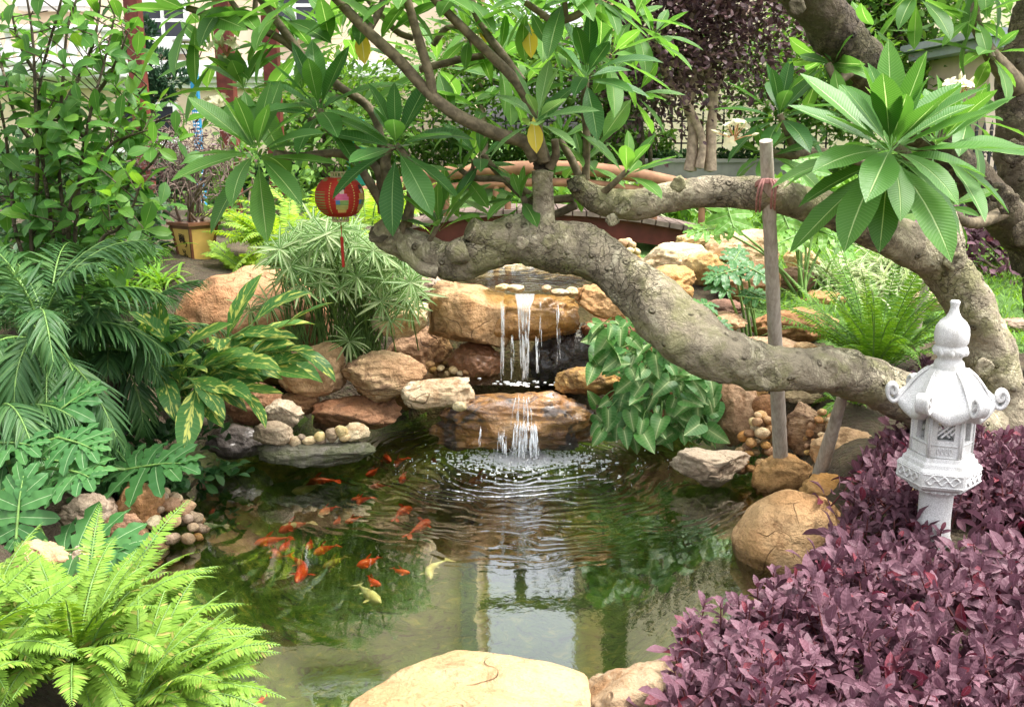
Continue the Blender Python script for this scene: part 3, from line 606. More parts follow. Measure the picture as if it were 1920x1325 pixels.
# waterfall
rock('big stained block with a flat top left of the upper fall', 798, 528, 962, 655, 5.85, 'rock_lip', .7, .7, seed=3, boxy=.8, planes=5, flat=.06, k=5, rough=.03, group=G3)
rock('wet orange lip rock that the upper fall runs over', 915, 552, 1088, 640, 5.9, 'rock_wet', .6, .5, seed=162, boxy=.7, planes=5, flat=.1, k=5, group=G3)
rock('rounded wet orange rock behind the upper fall', 838, 640, 945, 722, 5.85, 'rock_wet', .8, .3, planes=5, group=G3)
rock('black wet rock wall behind the falling water', 985, 605, 1165, 740, 6.05, 'rock_black', .4, .8, rough=.12, k=5, group=G3)
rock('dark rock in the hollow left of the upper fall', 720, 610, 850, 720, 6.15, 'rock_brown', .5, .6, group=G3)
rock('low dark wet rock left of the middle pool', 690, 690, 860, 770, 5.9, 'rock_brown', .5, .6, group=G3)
rock('wet ochre boulder at the right end of the middle pool', 1038, 684, 1164, 744, 5.45, 'rock_lip', .7, .35, seed=182, group=G3)
rock('pale cracked block left of the lower cascade', 750, 704, 892, 764, 5.25, 'rock_pale', .7, .6, boxy=.6, planes=6, group=G3)
rock('wide wet streaked rock of the lower cascade', 800, 724, 1132, 850, 5.3, 'rock_fall', .55, .7, seed=56, k=5, planes=12, rough=.13, boxy=.4, group=G3)
rock('small tan pebble stone on the left of the cascade rock', 848, 752, 876, 772, 4.98, 'rock_pale', .8, .3, group=G3)
rock('pale ochre slanted stone under the papyrus', 694, 556, 808, 636, 5.75, 'rock_pale', .7, .7, rot=-.2, seed=210, group=G3)
rock('banded brown rock with deep cracks left of the cascade', 640, 658, 802, 760, 5.5, 'rock_band', .7, .6, k=5, rough=.08, group=G3)
rock('low reddish-brown rock at the water under the banded rock', 584, 736, 752, 808, 5.45, 'rock_brown', .7, .4, group=G3)
rock('tan-pink angular stone right of the upper fall', 1078, 528, 1190, 600, 5.8, 'rock', .7, .9, rot=.3, seed=224, group=G3)
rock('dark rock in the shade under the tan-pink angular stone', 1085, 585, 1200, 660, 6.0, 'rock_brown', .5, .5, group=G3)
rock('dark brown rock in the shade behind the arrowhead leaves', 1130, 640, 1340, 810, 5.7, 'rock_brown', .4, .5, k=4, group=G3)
rock('long tan border stone at the far side of the upper pool', 820, 494, 1010, 535, 7.35, 'rock_grey', .35, .6, flat=.2, group=G3)
rock('broken tan border stone at the right of the upper pool', 985, 496, 1150, 532, 7.5, 'rock_grey', .35, .7, group=G3)
rock('pinkish rough stone left of the upper pool', 735, 495, 830, 560, 6.6, 'rock_grey', .7, .7, group=G3)
for lab, b in (('small yellow stone on the lip, left of the water', (928, 532, 956, 546)), ('larger yellow stone on the lip beside the water', (950, 533, 984, 549)), ('round yellow stone just right of the water on the lip', (1015, 534, 1034, 548)), ('flat yellow stone at the right end of the lip', (1030, 541, 1076, 556)), ('dark yellow stone at the far right end of the lip', (1058, 538, 1084, 558))):
    rock(lab, *b, 5.75, 'rock_pale', .8, .5, k=3, group='small stones on the waterfall lip', name='lip_stone', cat='stone')
# left bank
rock('huge sloping orange boulder below the square flower pot', 325, 503, 625, 720, 6.0, 'rock_orange', .6, .45, seed=14, k=5, planes=7, rough=.03, group=G2)
rock('dark grey-brown stone at the water under the striped ginger', 388, 790, 512, 862, 5.15, 'rock_dark', .8, .5, group=G2)
rock('brown stone between the dark stone and the striped ginger', 425, 715, 535, 800, 5.35, 'rock_brown', .8, .5, group=G2)
rock('tan stone under the left edge of the striped ginger', 295, 738, 408, 815, 5.05, 'rock_grey', .8, .5, group=G2)
rock('grey-tan angular stone leaning beside the pale rounded one', 495, 748, 568, 806, 5.25, 'rock_grey', .8, .8, rot=.25, group=G2)
rock('pale streaked rounded stone at the left end of the slate slab', 474, 789, 552, 840, 4.98, 'rock_grey', .8, .4, seed=267, group=G2)
rock('large tan stone with a square face right of the striped ginger', 520, 640, 650, 745, 5.55, 'rock', .7, .5, boxy=.5, planes=6, group=G2)
rock('brown stone low down between tan stone and water', 520, 728, 600, 778, 5.5, 'rock_brown', .7, .4, group=G2)
rock('small yellowish stone on the right end of the slate slab', 636, 792, 694, 828, 5.02, 'rock_pale', .8, .6, group=G2)
rock('flat grey slate slab lying at the water surface', 484, 822, 708, 878, 4.98, 'rock_slate', .45, .7, flat=.35, planes=10, seed=280, group=G2)
rock('rust-stained rock behind the slate slab', 585, 765, 690, 815, 5.6, 'rock_brown', .5, .4, group=G2)
rock('large smooth tan stone in the pebble mound', 208, 898, 308, 990, 4.05, 'rock', .8, .4, group=G2)
rock('pinkish rough stone behind the cut philodendron leaf', 112, 922, 222, 1010, 3.95, 'rock_grey', .8, .5, group=G2)
rock('reddish stone under the bright front fern', 20, 1010, 130, 1085, 3.4, 'rock_orange', .8, .4, group=G2)
rock('pinkish stone just right of the reddish one under the fern', 125, 1010, 215, 1080, 3.45, 'rock_grey', .8, .4, group=G2)
rock('brown stone under the cut leaves beside the pebble mound', 190, 960, 270, 1035, 3.75, 'rock_brown', .8, .4, group=G2)
# pebbles
def pebbles(label, group, pts, mats, seed):
    rng = np.random.default_rng(seed); base = []
    for k in range(6):
        V, Fc = rock_shape(900+seed+k, .2, 3, 4, 0, .02); base.append((V, Fc))
    for (p, r) in pts:
        V, Fc = base[rng.integers(6)]; s = r*rng.uniform(.8, 1.2, 3)*np.array([1.1, 1, .8])
        R = np.array(Matrix.Rotation(rng.uniform(0, 6), 3, 'Z') @ Matrix.Rotation(rng.uniform(-.5, .5), 3, 'X'))
        mb = MB(); mb.add((V*s) @ R.T+p, Fc); tag(mb.build('pebble', M[mats[rng.integers(len(mats))]]), label, 'pebble', group)
def mound(cx, cy, Y, rx, ry, h, n, seed, r0, r1):
    """pebbles lying over a low dome whose picture outline is an ellipse"""
    rng = np.random.default_rng(seed); m = mpp(cy, Y); c = P(cx, cy, Y); pts = []
    for _ in range(n*30):
        if len(pts) >= n: break
        u, v = rng.uniform(-1, 1, 2)
        if u*u+v*v > 1: continue
        p = c+np.array([u*rx*m, v*rx*m*.8, h*(1-u*u-v*v)-ry*m*.8+rng.uniform(-.01, .01)]); r = rng.uniform(r0, r1)
        if all(np.linalg.norm(p-q) > (r+s)*.78 for q, s in pts): pts.append((p, r))
    return pts
pebbles('rounded tan pebble in the heap at the left water edge', 'pebbles of the left heap', mound(300, 955, 4.12, 78, 65, .2, 85, 3, .022, .042), ['rock', 'rock_grey', 'rock_orange', 'rock_pale', 'rock_grey'], 1)
pebbles('rounded yellow-tan pebble in the heap beside the bamboo pole foot', 'pebbles of the right heap', mound(1425, 830, 4.95, 42, 55, .28, 45, 4, .02, .036)+mound(1545, 810, 4.95, 36, 45, .22, 28, 5, .018, .032), ['rock', 'rock_pale', 'rock_orange'], 2)
pebbles('small rounded pebble in the row on the slate slab', 'pebbles on the slate slab', [(P(x, y, 4.96), mpp(820, 4.96)*r) for x, y, r in ((554, 828, 13), (580, 826, 13), (600, 818, 10), (622, 815, 15), (602, 826, 9), (640, 808, 12), (646, 820, 10), (566, 820, 8))], ['rock_pale', 'rock_pale', 'rock_grey'], 3)
pebbles('little yellow pebble at the back of the middle pool', 'pebbles of the middle pool', [(P(x, y, 5.75), mpp(690, 5.75)*r) for x, y, r in ((806, 682, 8), (812, 692, 7), (826, 690, 6), (850, 694, 8), (862, 700, 6), (874, 698, 7), (796, 700, 7), (838, 700, 6))], ['rock_pale', 'rock'], 4)
pebbles('tan pebble set in the stream bank below the footbridge', 'pebbles below the footbridge', mound(1172, 478, 8.2, 32, 26, .22, 34, 8, .03, .05), ['rock', 'rock_pale'], 5)
# ------------------------------------------------------------------ plumeria trees
def TY(x, Y): return Y-0.66*float(sm((1870-x)/480))
def PT_(x, y, Y): return P(x, y, TY(x, Y))
def px_tube(mb, pts, n=None, seg=16, amp=0.1, freq=6, seed=0, lump=1.0, cap=True, mi=0, tree=True):
    """pts: (px, py, radius in px, Y)"""
    if tree: pts = [(x, y, r, TY(x, Y)) for x, y, r, Y in pts]
    p = [P(x, y, Y) for x, y, r, Y in pts]; r = [q[2]*(.9 if q[2] > 24 else 1)*mpp(q[1], q[3]) for q in pts]
    return tube(mb, p, r, seg, n or max(8, int(len(pts)*4)), amp, freq, seed, cap, mi, lump=lump)
def knot(mb, px, py, r, Y, dirv=(0, -1, 0)):
    Y = TY(px, Y); m = mpp(py, Y); c = P(px, py, Y); d = nrm(np.array(dirv, float)); R = frames(d, np.array([0, 0, 1.0]))
    V, Fc = ico(3); V = V*np.array([1, .22, 1]); rr = np.linalg.norm(V[:, [0, 2]], axis=1)
    V[:, 1] -= .35*np.exp(-(rr/.35)**2)*(V[:, 1] > 0); V = V*np.array([1+.3*fbm(v*1.6+px) for v in V])[:, None]
    mb.add((V*r*m) @ R.T+c, Fc)
SEG = 7
def plum_T(wd): return [leaf_t(wd*s, 8, f, d, pk, .85, .1, 4, .05, 7) for s, f, d, pk in ((1, .22, .15, .57), (.95, .3, .4, .56), (1.08, .18, .65, .58), (.9, .35, .05, .55), (1.0, .2, .9, .57))]
PT = plum_T(0.275)
def rosette(name, parent, c, axis, L, n, mat, seed, a0=14, a1=100, young=0.45, phase=None, gap=None, wide=1.0):
    rng = np.random.default_rng(seed); mb = MB(); Lv = Leaves(PT, rng); axis = nrm(np.array(axis, float))
    b1 = nrm(np.cross(axis, [0.31, .9, .2])); b2 = np.cross(axis, b1); ph = rng.uniform(0, 6) if phase is None else phase
    for i in range(n):
        f = (i+.5)/n; a = ph+i*2.39996; al = radians(a0+(a1-a0)*f**(1.0 if n > 30 else .85)+rng.normal()*9)
        perp = b1*cos(a)+b2*sin(a); d = axis*cos(al)+perp*sin(al); up = axis*sin(al)-perp*cos(al)
        up = nrm(up+np.array([0, 0, .35])+rnd_dir(rng)*.3)
        l = L*(young+(1-young)*min(1, f*2.2))*rng.uniform(.74, 1.12)
        k = rng.choice([0, 1, 3]) if f < .4 else rng.choice([0, 1, 2, 4], p=[.25, .35, .25, .15])
        Lv.put(c-axis*L*.16*f+perp*L*.015, d, up, (l*wide, l, l), k)
    Lv.out(mb); return mb.build(name, M[mat], parent)
def flower(parent, c, seed, n=6, s=.03, d=(0, 0, 1)):
    rng = np.random.default_rng(seed); st = MB(); pe = MB(); bu = MB(); T = leaf_t(.62, 4, .3, .8, .6, .8)
    for i in range(n):
        q = nrm(np.array(d, float)+rng.normal(size=3)*.6); e = c+q*s*rng.uniform(2, 3.4)
        tube(st, [c, (c+e)/2+rnd_dir(rng)*s*.2, e], [s*.12, s*.1, s*.09], 5, 5)
        if rng.random() < .55:
            for k in range(5):
                a = k*1.257; b1 = nrm(np.cross(q, [.3, .8, .1])); b2 = np.cross(q, b1); w = b1*cos(a)+b2*sin(a)
                dd = nrm(q*.9+w); batch(pe, T, frames(dd[None], (q-dd*.4)[None]), e[None], np.array([s*1.5]))
        else: tube(pe, [e, e+q*s*.7, e+q*s*1.4], [s*.12, s*.28, s*.05], 6, 6)
    o = st.build('flower_stalk', M['bud'], parent)
    if pe.v: pe.build('blossom', M['petal'], o)
YA = 4.9
def big_tree():
    t = thing('plumeria_tree', 'old plumeria tree with two thick mottled limbs leaning over the pond', 'tree', P(1880, 850, 4.55))
    m = MB()
    px_tube(m, [(1850,815,64,4.62),(1780,778,58,4.5),(1700,745,52,4.45),(1600,706,48,4.5),(1500,692,47,4.55),(1400,684,52,4.6),(1310,645,60,4.68),(1240,583,58,4.75),(1170,522,52,4.82),(1100,474,50,4.88),(1020,455,48,4.92),(945,456,44,4.95),(890,478,46,4.95),(835,488,40,4.97),(770,462,34,5.0),(722,436,30,5.0),(706,424,20,5.0)], 190, 40, .17, 7, 3, 1.0)
    px_tube(m, [(945,450,36,4.92),(905,440,26,4.9),(880,428,20,4.88)], 14, 18, .14, 9, 9)
    px_tube(m, [(868,470,24,4.85),(850,476,20,4.83),(843,480,14,4.82)], 10, 14, .14, 9, 10)
    px_tube(m, [(820,510,14,4.9),(790,502,12,4.9),(762,475,11,4.92),(745,440,10,4.95),(740,410,9,4.97)], 22, 12, .06, 9, 4)
    px_tube(m, [(1022,452,34,4.9),(1020,420,25,4.9),(1019,380,20,4.9),(1017,340,19,4.9),(1018,322,21,4.9)], 30, 20, .08, 8, 5, .6)
    px_tube(m, [(1912,880,78,4.55),(1893,800,62,4.6),(1876,735,55,4.62),(1845,640,50,4.65),(1803,552,47,4.68),(1762,495,47,4.72),(1690,452,42,4.78),(1600,414,38,4.85),(1520,386,35,4.9),(1430,364,35,4.95),(1340,358,33,5.0),(1260,366,32,5.0),(1195,384,30,5.0),(1130,377,29,5.0),(1088,352,25,5.0),(1080,334,20,5.0)], 190, 40, .17, 7, 13, 1.0)
    px_tube(m, [(1770,500,44,4.72),(1772,450,36,4.7),(1768,400,26,4.68),(1760,372,16,4.66)], 18, 20, .13, 8, 31)
    for k in ((1272,345,15,4.86), (1148,412,12,4.86), (1165,385,17,4.86), (978,455,12,4.76), (1195,530,17,4.64), (1790,490,20,4.56), (1440,705,26,4.4), (1030,452,14,4.76), (1560,690,14,4.4), (1845,690,18,4.5)): knot(m, *k)
    m.build('trunk', M['bark'], t)
    # dark scars where thin branches sprout
    for (x, y, r) in ((708,432,20), (1018,300,18), (1078,338,16)):
        m = MB(); knot(m, x, y+8, r, 4.95, (0, -.6, .6)); m.build('pruned_stump', M['bark_dark'], t)
    B = [[(1005,300,13,4.9),(985,268,13,4.9),(940,254,13,4.88),(900,238,12.5,4.86),(850,212,12,4.85),(808,178,11,4.84),(790,160,10.5,4.84),(745,110,10.5,4.82),(690,60,10,4.8),(640,8,9.5,4.8),(590,-50,9,4.8)],
         [(812,180,9.5,4.84),(805,140,9,4.82),(790,90,9,4.8),(775,40,8.5,4.78),(758,-20,8,4.76)],
         [(1022,305,14,4.92),(1012,270,12,4.92),(1000,212,10,4.9),(985,180,10.5,4.9),(965,150,10,4.88),(920,104,9.5,4.86),(870,55,9,4.84),(818,2,8.5,4.82),(780,-50,8,4.8)],
         [(978,152,8.5,4.9),(940,100,8,4.92),(910,60,8,4.94),(885,5,7.5,4.96),(870,-60,7,4.96)],
         [(1018,300,10,4.88),(1012,262,8,4.84),(1008,228,7,4.8)],
         [(1030,315,9,4.92),(1042,290,8,4.9),(1040,262,7,4.88)],
         [(1098,336,8,5.0),(1100,260,7,4.98),(1096,200,7,4.96),(1098,150,7,4.94)],
         [(1080,385,8,5.05),(1030,402,7,5.1),(985,372,7,5.15),(935,325,6.5,5.2),(905,290,6,5.2)],
         [(1075,372,8,5.05),(1010,372,7,5.1),(950,338,6.5,5.15),(890,334,6,5.2),(862,318,5,5.22)],
         [(1092,345,8,5.0),(1072,300,7.5,5.05),(1050,262,6,5.08)],
         [(728,405,9,5.0),(707,367,8.5,5.0),(673,312,8,5.02),(645,290,8,5.02),(610,288,8,5.0),(560,294,8,4.95),(515,288,7,4.88)],
         [(716,400,8,5.04),(711,330,8,5.06),(690,298,8,5.08),(640,262,7,5.1),(612,238,7,5.1),(600,205,6.5,5.1)],
         [(737,415,12,5.0),(728,360,11,5.0),(723,300,10,4.98),(733,275,8,4.95)],
         [(765,425,8,4.98),(770,380,8.5,4.98),(771,318,8,5.0),(757,290,8,5.0),(742,272,7,4.98)],
         [(752,440,6,4.96),(766,385,5.5,4.94),(774,372,4,4.92)],
         [(715,320,8,5.1),(712,250,8,5.15),(690,200,8,5.2),(640,165,8,5.25),(600,130,8,5.28),(563,100,8,5.3),(520,70,7.5,5.3),(473,50,7,5.3),(400,30,6.5,5.3),(350,15,6,5.3)],
         [(563,100,8,5.3),(530,55,8,5.28),(490,0,7.5,5.26),(460,-40,7,5.26)],
         [(470,48,6,5.3),(450,25,5.5,5.3),(428,-5,5,5.3)],
         [(477,48,5.5,5.3),(478,20,5,5.3),(480,-10,5,5.3)],
         [(787,130,7,5.1),(830,120,6.5,5.1),(873,110,6.5,5.1),(940,100,6,5.1)],
         [(690,60,7,4.8),(712,20,6.5,4.85),(725,-20,6,4.85)],
         [(775,72,6,5.1),(745,60,6,5.1),(712,26,5.5,5.1),(690,0,5,5.1)],
         [(812,85,6,5.1),(840,52,5.5,5.1),(880,60,5,5.1),(876,105,5,5.1)],
         [(985,5,6,4.7),(1010,22,6.5,4.7),(1040,40,7,4.7),(1075,32,7,4.7),(1100,14,7,4.7),(1125,-15,7,4.7)],
         [(1062,34,5.5,4.7),(1060,15,5,4.7),(1058,-10,5,4.7)],
         [(1130,362,7,4.97),(1150,345,6,4.93),(1178,318,5,4.9)],
         [(870,335,5,5.2),(885,318,4,5.18),(888,300,4,5.16)],
         [(800,460,6,4.94),(812,440,5,4.93),(822,420,5,4.92)],
         [(975,415,7,4.98),(985,395,6,5.0),(982,370,6,5.02)],
         [(1440,285,7,5.3),(1480,292,8,5.3),(1540,285,8,5.28),(1600,300,8,5.2),(1680,330,9,5.0),(1750,385,11,4.8)],
         [(1490,290,6,5.3),(1478,255,6,5.3),(1462,215,6,5.3)],
         [(1768,395,11,4.66),(1740,330,10,4.5),(1700,290,9,4.3),(1680,275,8,4.15)]]
    for i, b in enumerate(B):
        m = MB(); px_tube(m, b, max(10, len(b)*5), 10, .06, 14, i*3, .5); m.build('branch', M['twig'], t)
    # rosettes: centre px,py,Y, leaf length px, axis, leaves, material, seed, angles
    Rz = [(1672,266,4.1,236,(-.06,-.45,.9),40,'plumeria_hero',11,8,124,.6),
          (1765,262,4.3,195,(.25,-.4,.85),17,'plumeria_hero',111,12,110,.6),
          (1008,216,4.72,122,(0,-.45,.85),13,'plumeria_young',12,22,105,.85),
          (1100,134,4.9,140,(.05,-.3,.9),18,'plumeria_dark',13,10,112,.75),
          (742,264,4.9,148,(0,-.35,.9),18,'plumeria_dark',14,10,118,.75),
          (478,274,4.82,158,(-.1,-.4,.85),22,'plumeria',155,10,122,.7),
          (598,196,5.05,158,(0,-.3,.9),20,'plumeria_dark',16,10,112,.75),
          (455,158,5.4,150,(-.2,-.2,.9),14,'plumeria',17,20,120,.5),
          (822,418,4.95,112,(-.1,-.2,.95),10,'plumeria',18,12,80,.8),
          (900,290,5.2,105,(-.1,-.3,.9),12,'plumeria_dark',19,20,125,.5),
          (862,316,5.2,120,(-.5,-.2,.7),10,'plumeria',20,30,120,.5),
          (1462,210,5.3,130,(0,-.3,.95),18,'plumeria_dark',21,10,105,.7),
          (1432,284,5.25,118,(-.5,-.3,.6),13,'plumeria',22,25,125,.5),
          (1542,118,5.3,105,(-.3,-.2,-.4),9,'plumeria',23,20,90,.6),
          (1178,318,4.9,112,(.3,-.3,.85),10,'plumeria',24,12,85,.8),
          (1150,96,5.3,130,(.5,-.1,.7),13,'plumeria',25,25,115,.5),
          (1048,258,5.08,110,(.4,-.1,.8),11,'plumeria',26,25,120,.5),
          (975,368,5.0,100,(-.3,-.3,.8),10,'plumeria',27,20,110,.5),
          (940,100,5.1,120,(.4,0,.8),13,'plumeria',28,25,125,.5),
          (868,-30,4.95,150,(0,0,1),15,'plumeria',29,30,112,.6),
          (780,-40,4.8,160,(-.1,-.2,.9),16,'plumeria',30,30,112,.6),
          (590,-40,4.8,170,(-.2,-.1,.9),16,'plumeria',31,30,112,.6),
          (350,18,5.3,150,(-.8,-.2,.5),13,'plumeria',32,20,120,.6),
          (430,-10,5.3,140,(-.2,-.1,.9),14,'plumeria',33,30,112,.6),
          (482,-15,5.3,140,(.1,-.1,.9),14,'plumeria',34,30,112,.6),
          (690,0,5.1,130,(-.1,0,.9),14,'plumeria',35,30,112,.6),
          (1128,-20,4.7,140,(.2,-.2,.9),15,'plumeria',36,30,112,.6),
          (1058,-20,4.7,140,(0,-.2,.9),14,'plumeria',37,30,112,.6),
          (985,2,4.75,120,(-.5,-.1,.8),12,'plumeria',38,30,130,.6),
          (880,58,5.1,105,(.1,-.1,.9),12,'plumeria',39,25,130,.6),
          (725,-15,4.9,120,(0,0,1),12,'plumeria',40,30,112,.6),
          
          
          (905,200,5.5,120,(.1,0,.9),12,'plumeria',43,25,130,.6),
          (560,80,5.5,120,(-.1,0,.9),12,'plumeria',44,25,130,.6),
          (1190,30,5.6,120,(.2,0,.9),12,'plumeria',45,25,130,.6),
          (1060,80,5.6,110,(.1,0,.9),12,'plumeria',46,25,130,.6),
          (640,60,5.4,140,(-.2,-.3,.8),13,'plumeria',61,25,110,.6),(520,20,5.2,150,(-.4,-.2,.8),13,'plumeria',62,25,110,.6),
          (820,110,5.5,140,(.1,-.3,.9),13,'plumeria',63,25,115,.6),(1010,30,5.3,135,(.2,-.3,.9),13,'plumeria',64,25,115,.6),
          (960,170,5.5,125,(.3,-.3,.8),12,'plumeria',66,25,115,.6),
          (1230,60,5.6,130,(.4,-.2,.7),11,'plumeria',67,25,115,.6),
          (660,215,5.5,120,(-.3,-.3,.8),10,'plumeria',69,25,115,.6),(840,380,5.3,115,(-.4,-.3,.8),9,'plumeria',70,25,100,.6),
          (930,395,5.3,110,(.2,-.3,.9),8,'plumeria',71,25,100,.6),(1090,300,5.3,110,(-.2,-.3,.9),10,'plumeria',72,25,115,.6),
          (395,95,5.5,130,(-.5,-.3,.6),10,'plumeria',73,25,110,.6),
          (1200,170,5.6,120,(.6,-.2,.6),10,'plumeria',75,25,115,.6)]
    for c in Rz:
        x, y, Y, L, ax, n, mat, sd, a0, a1, yg = c; Y = TY(x, Y)
        rosette('leaf_rosette', t, P(x, y, Y), ax, L*mpp(y, Y), n, mat, sd, a0, a1, yg)
    for x, y, Y in ((990,70,4.9), (905,42,5.05), (1000,248,4.68), (677,82,5.0)):
        m = MB(); T = leaf_t(.45, 6, .2, .3, .5, .9, .08, 4); batch(m, T, frames(np.array([[.1, -.3, -1.0]]), np.array([[0, -1.0, .3]])), PT_(x, y-28, Y)[None], np.array([58*mpp(y, Y)])); m.build('yellow_leaf', M['plumeria_yellow'], t)
    for x, y, Y, s in ((408,200,5.2,1), (425,90,5.4,1), (1378,245,5.1,1), (1795,170,4.3,1)): flower(t, PT_(x, y+18, Y), int(x), 12, .026*s, (-.1, -.2, 1))
    return t
TREE = big_tree()
def edge_tree():
    t = thing('plumeria_tree', 'second plumeria with a knobbly trunk at the right edge of the view', 'tree', P(2010, 700, 5.4))
    m = MB()
    px_tube(m, [(2030,720,75,5.4),(2000,560,70,5.4),(1955,465,62,5.4),(1912,425,50,5.35),(1880,400,42,5.3),(1862,375,30,5.25)], 40, 24, .2, 7, 41, 1.2)
    px_tube(m, [(1980,500,60,5.4),(1935,420,50,5.45),(1912,340,40,5.5),(1905,250,40,5.5),(1908,170,42,5.5),(1925,80,40,5.5),(1950,-40,38,5.5)], 90, 36, .2, 7, 43, 1.2)
    px_tube(m, [(1895,415,38,5.35),(1830,345,40,5.35),(1765,285,42,5.3),(1700,215,43,5.25),(1640,150,46,5.2),(1585,85,48,5.15),(1540,25,50,5.1),(1480,-50,50,5.05)], 90, 36, .16, 7, 45, 1.0)
    for k in ((1900,285,24,5.25), (1890,380,22,5.1), (1870,360,18,5.1), (1925,440,26,5.0), (1495,12,16,4.85)): knot(m, *k)
    m.build('trunk', M['bark_dark'], t)
    for i, b in enumerate([[(1908,165,22,5.45),(1880,132,18,5.4),(1852,92,13,5.35),(1826,32,11,5.3),(1838,-10,10,5.3),(1842,-60,9,5.3)], [(1880,400,13,5.2),(1830,418,11,5.0),(1795,408,9,4.85),(1775,385,8,4.8)], [(1852,90,7,5.35),(1862,110,6,5.3)], [(1600,130,10,5.1),(1570,150,8,5.1),(1552,120,7,5.15)]]):
        m = MB(); px_tube(m, b, len(b)*6, 12, .07, 12, i+60, .5); m.build('branch', M['twig'], t)
    for x, y, Y, L, ax, n, mat, sd, a0, a1 in ((1865,92,5.2,115,(.3,-.2,.8),11,'plumeria',51,15,120), (1826,28,5.25,105,(-.4,-.2,.7),10,'plumeria',52,20,125), (1640,62,5.6,110,(0,0,-.6),9,'plumeria',53,20,120), (1842,-60,5.3,130,(0,-.1,.9),14,'plumeria',54,30,150), (1822,215,4.9,125,(.3,-.3,.8),13,'plumeria_hero',55,15,115), (1560,118,5.1,100,(-.6,-.2,.5),9,'plumeria',56,20,120), (1772,385,4.75,110,(-.2,-.4,.3),9,'plumeria',57,30,130), (1720,-20,5.4,120,(0,0,.9),10,'plumeria',58,40,150)):
        Y = TY(x, Y); rosette('leaf_rosette', t, P(x, y, Y), ax, L*mpp(y, Y), n, mat, sd, a0, a1)
edge_tree()
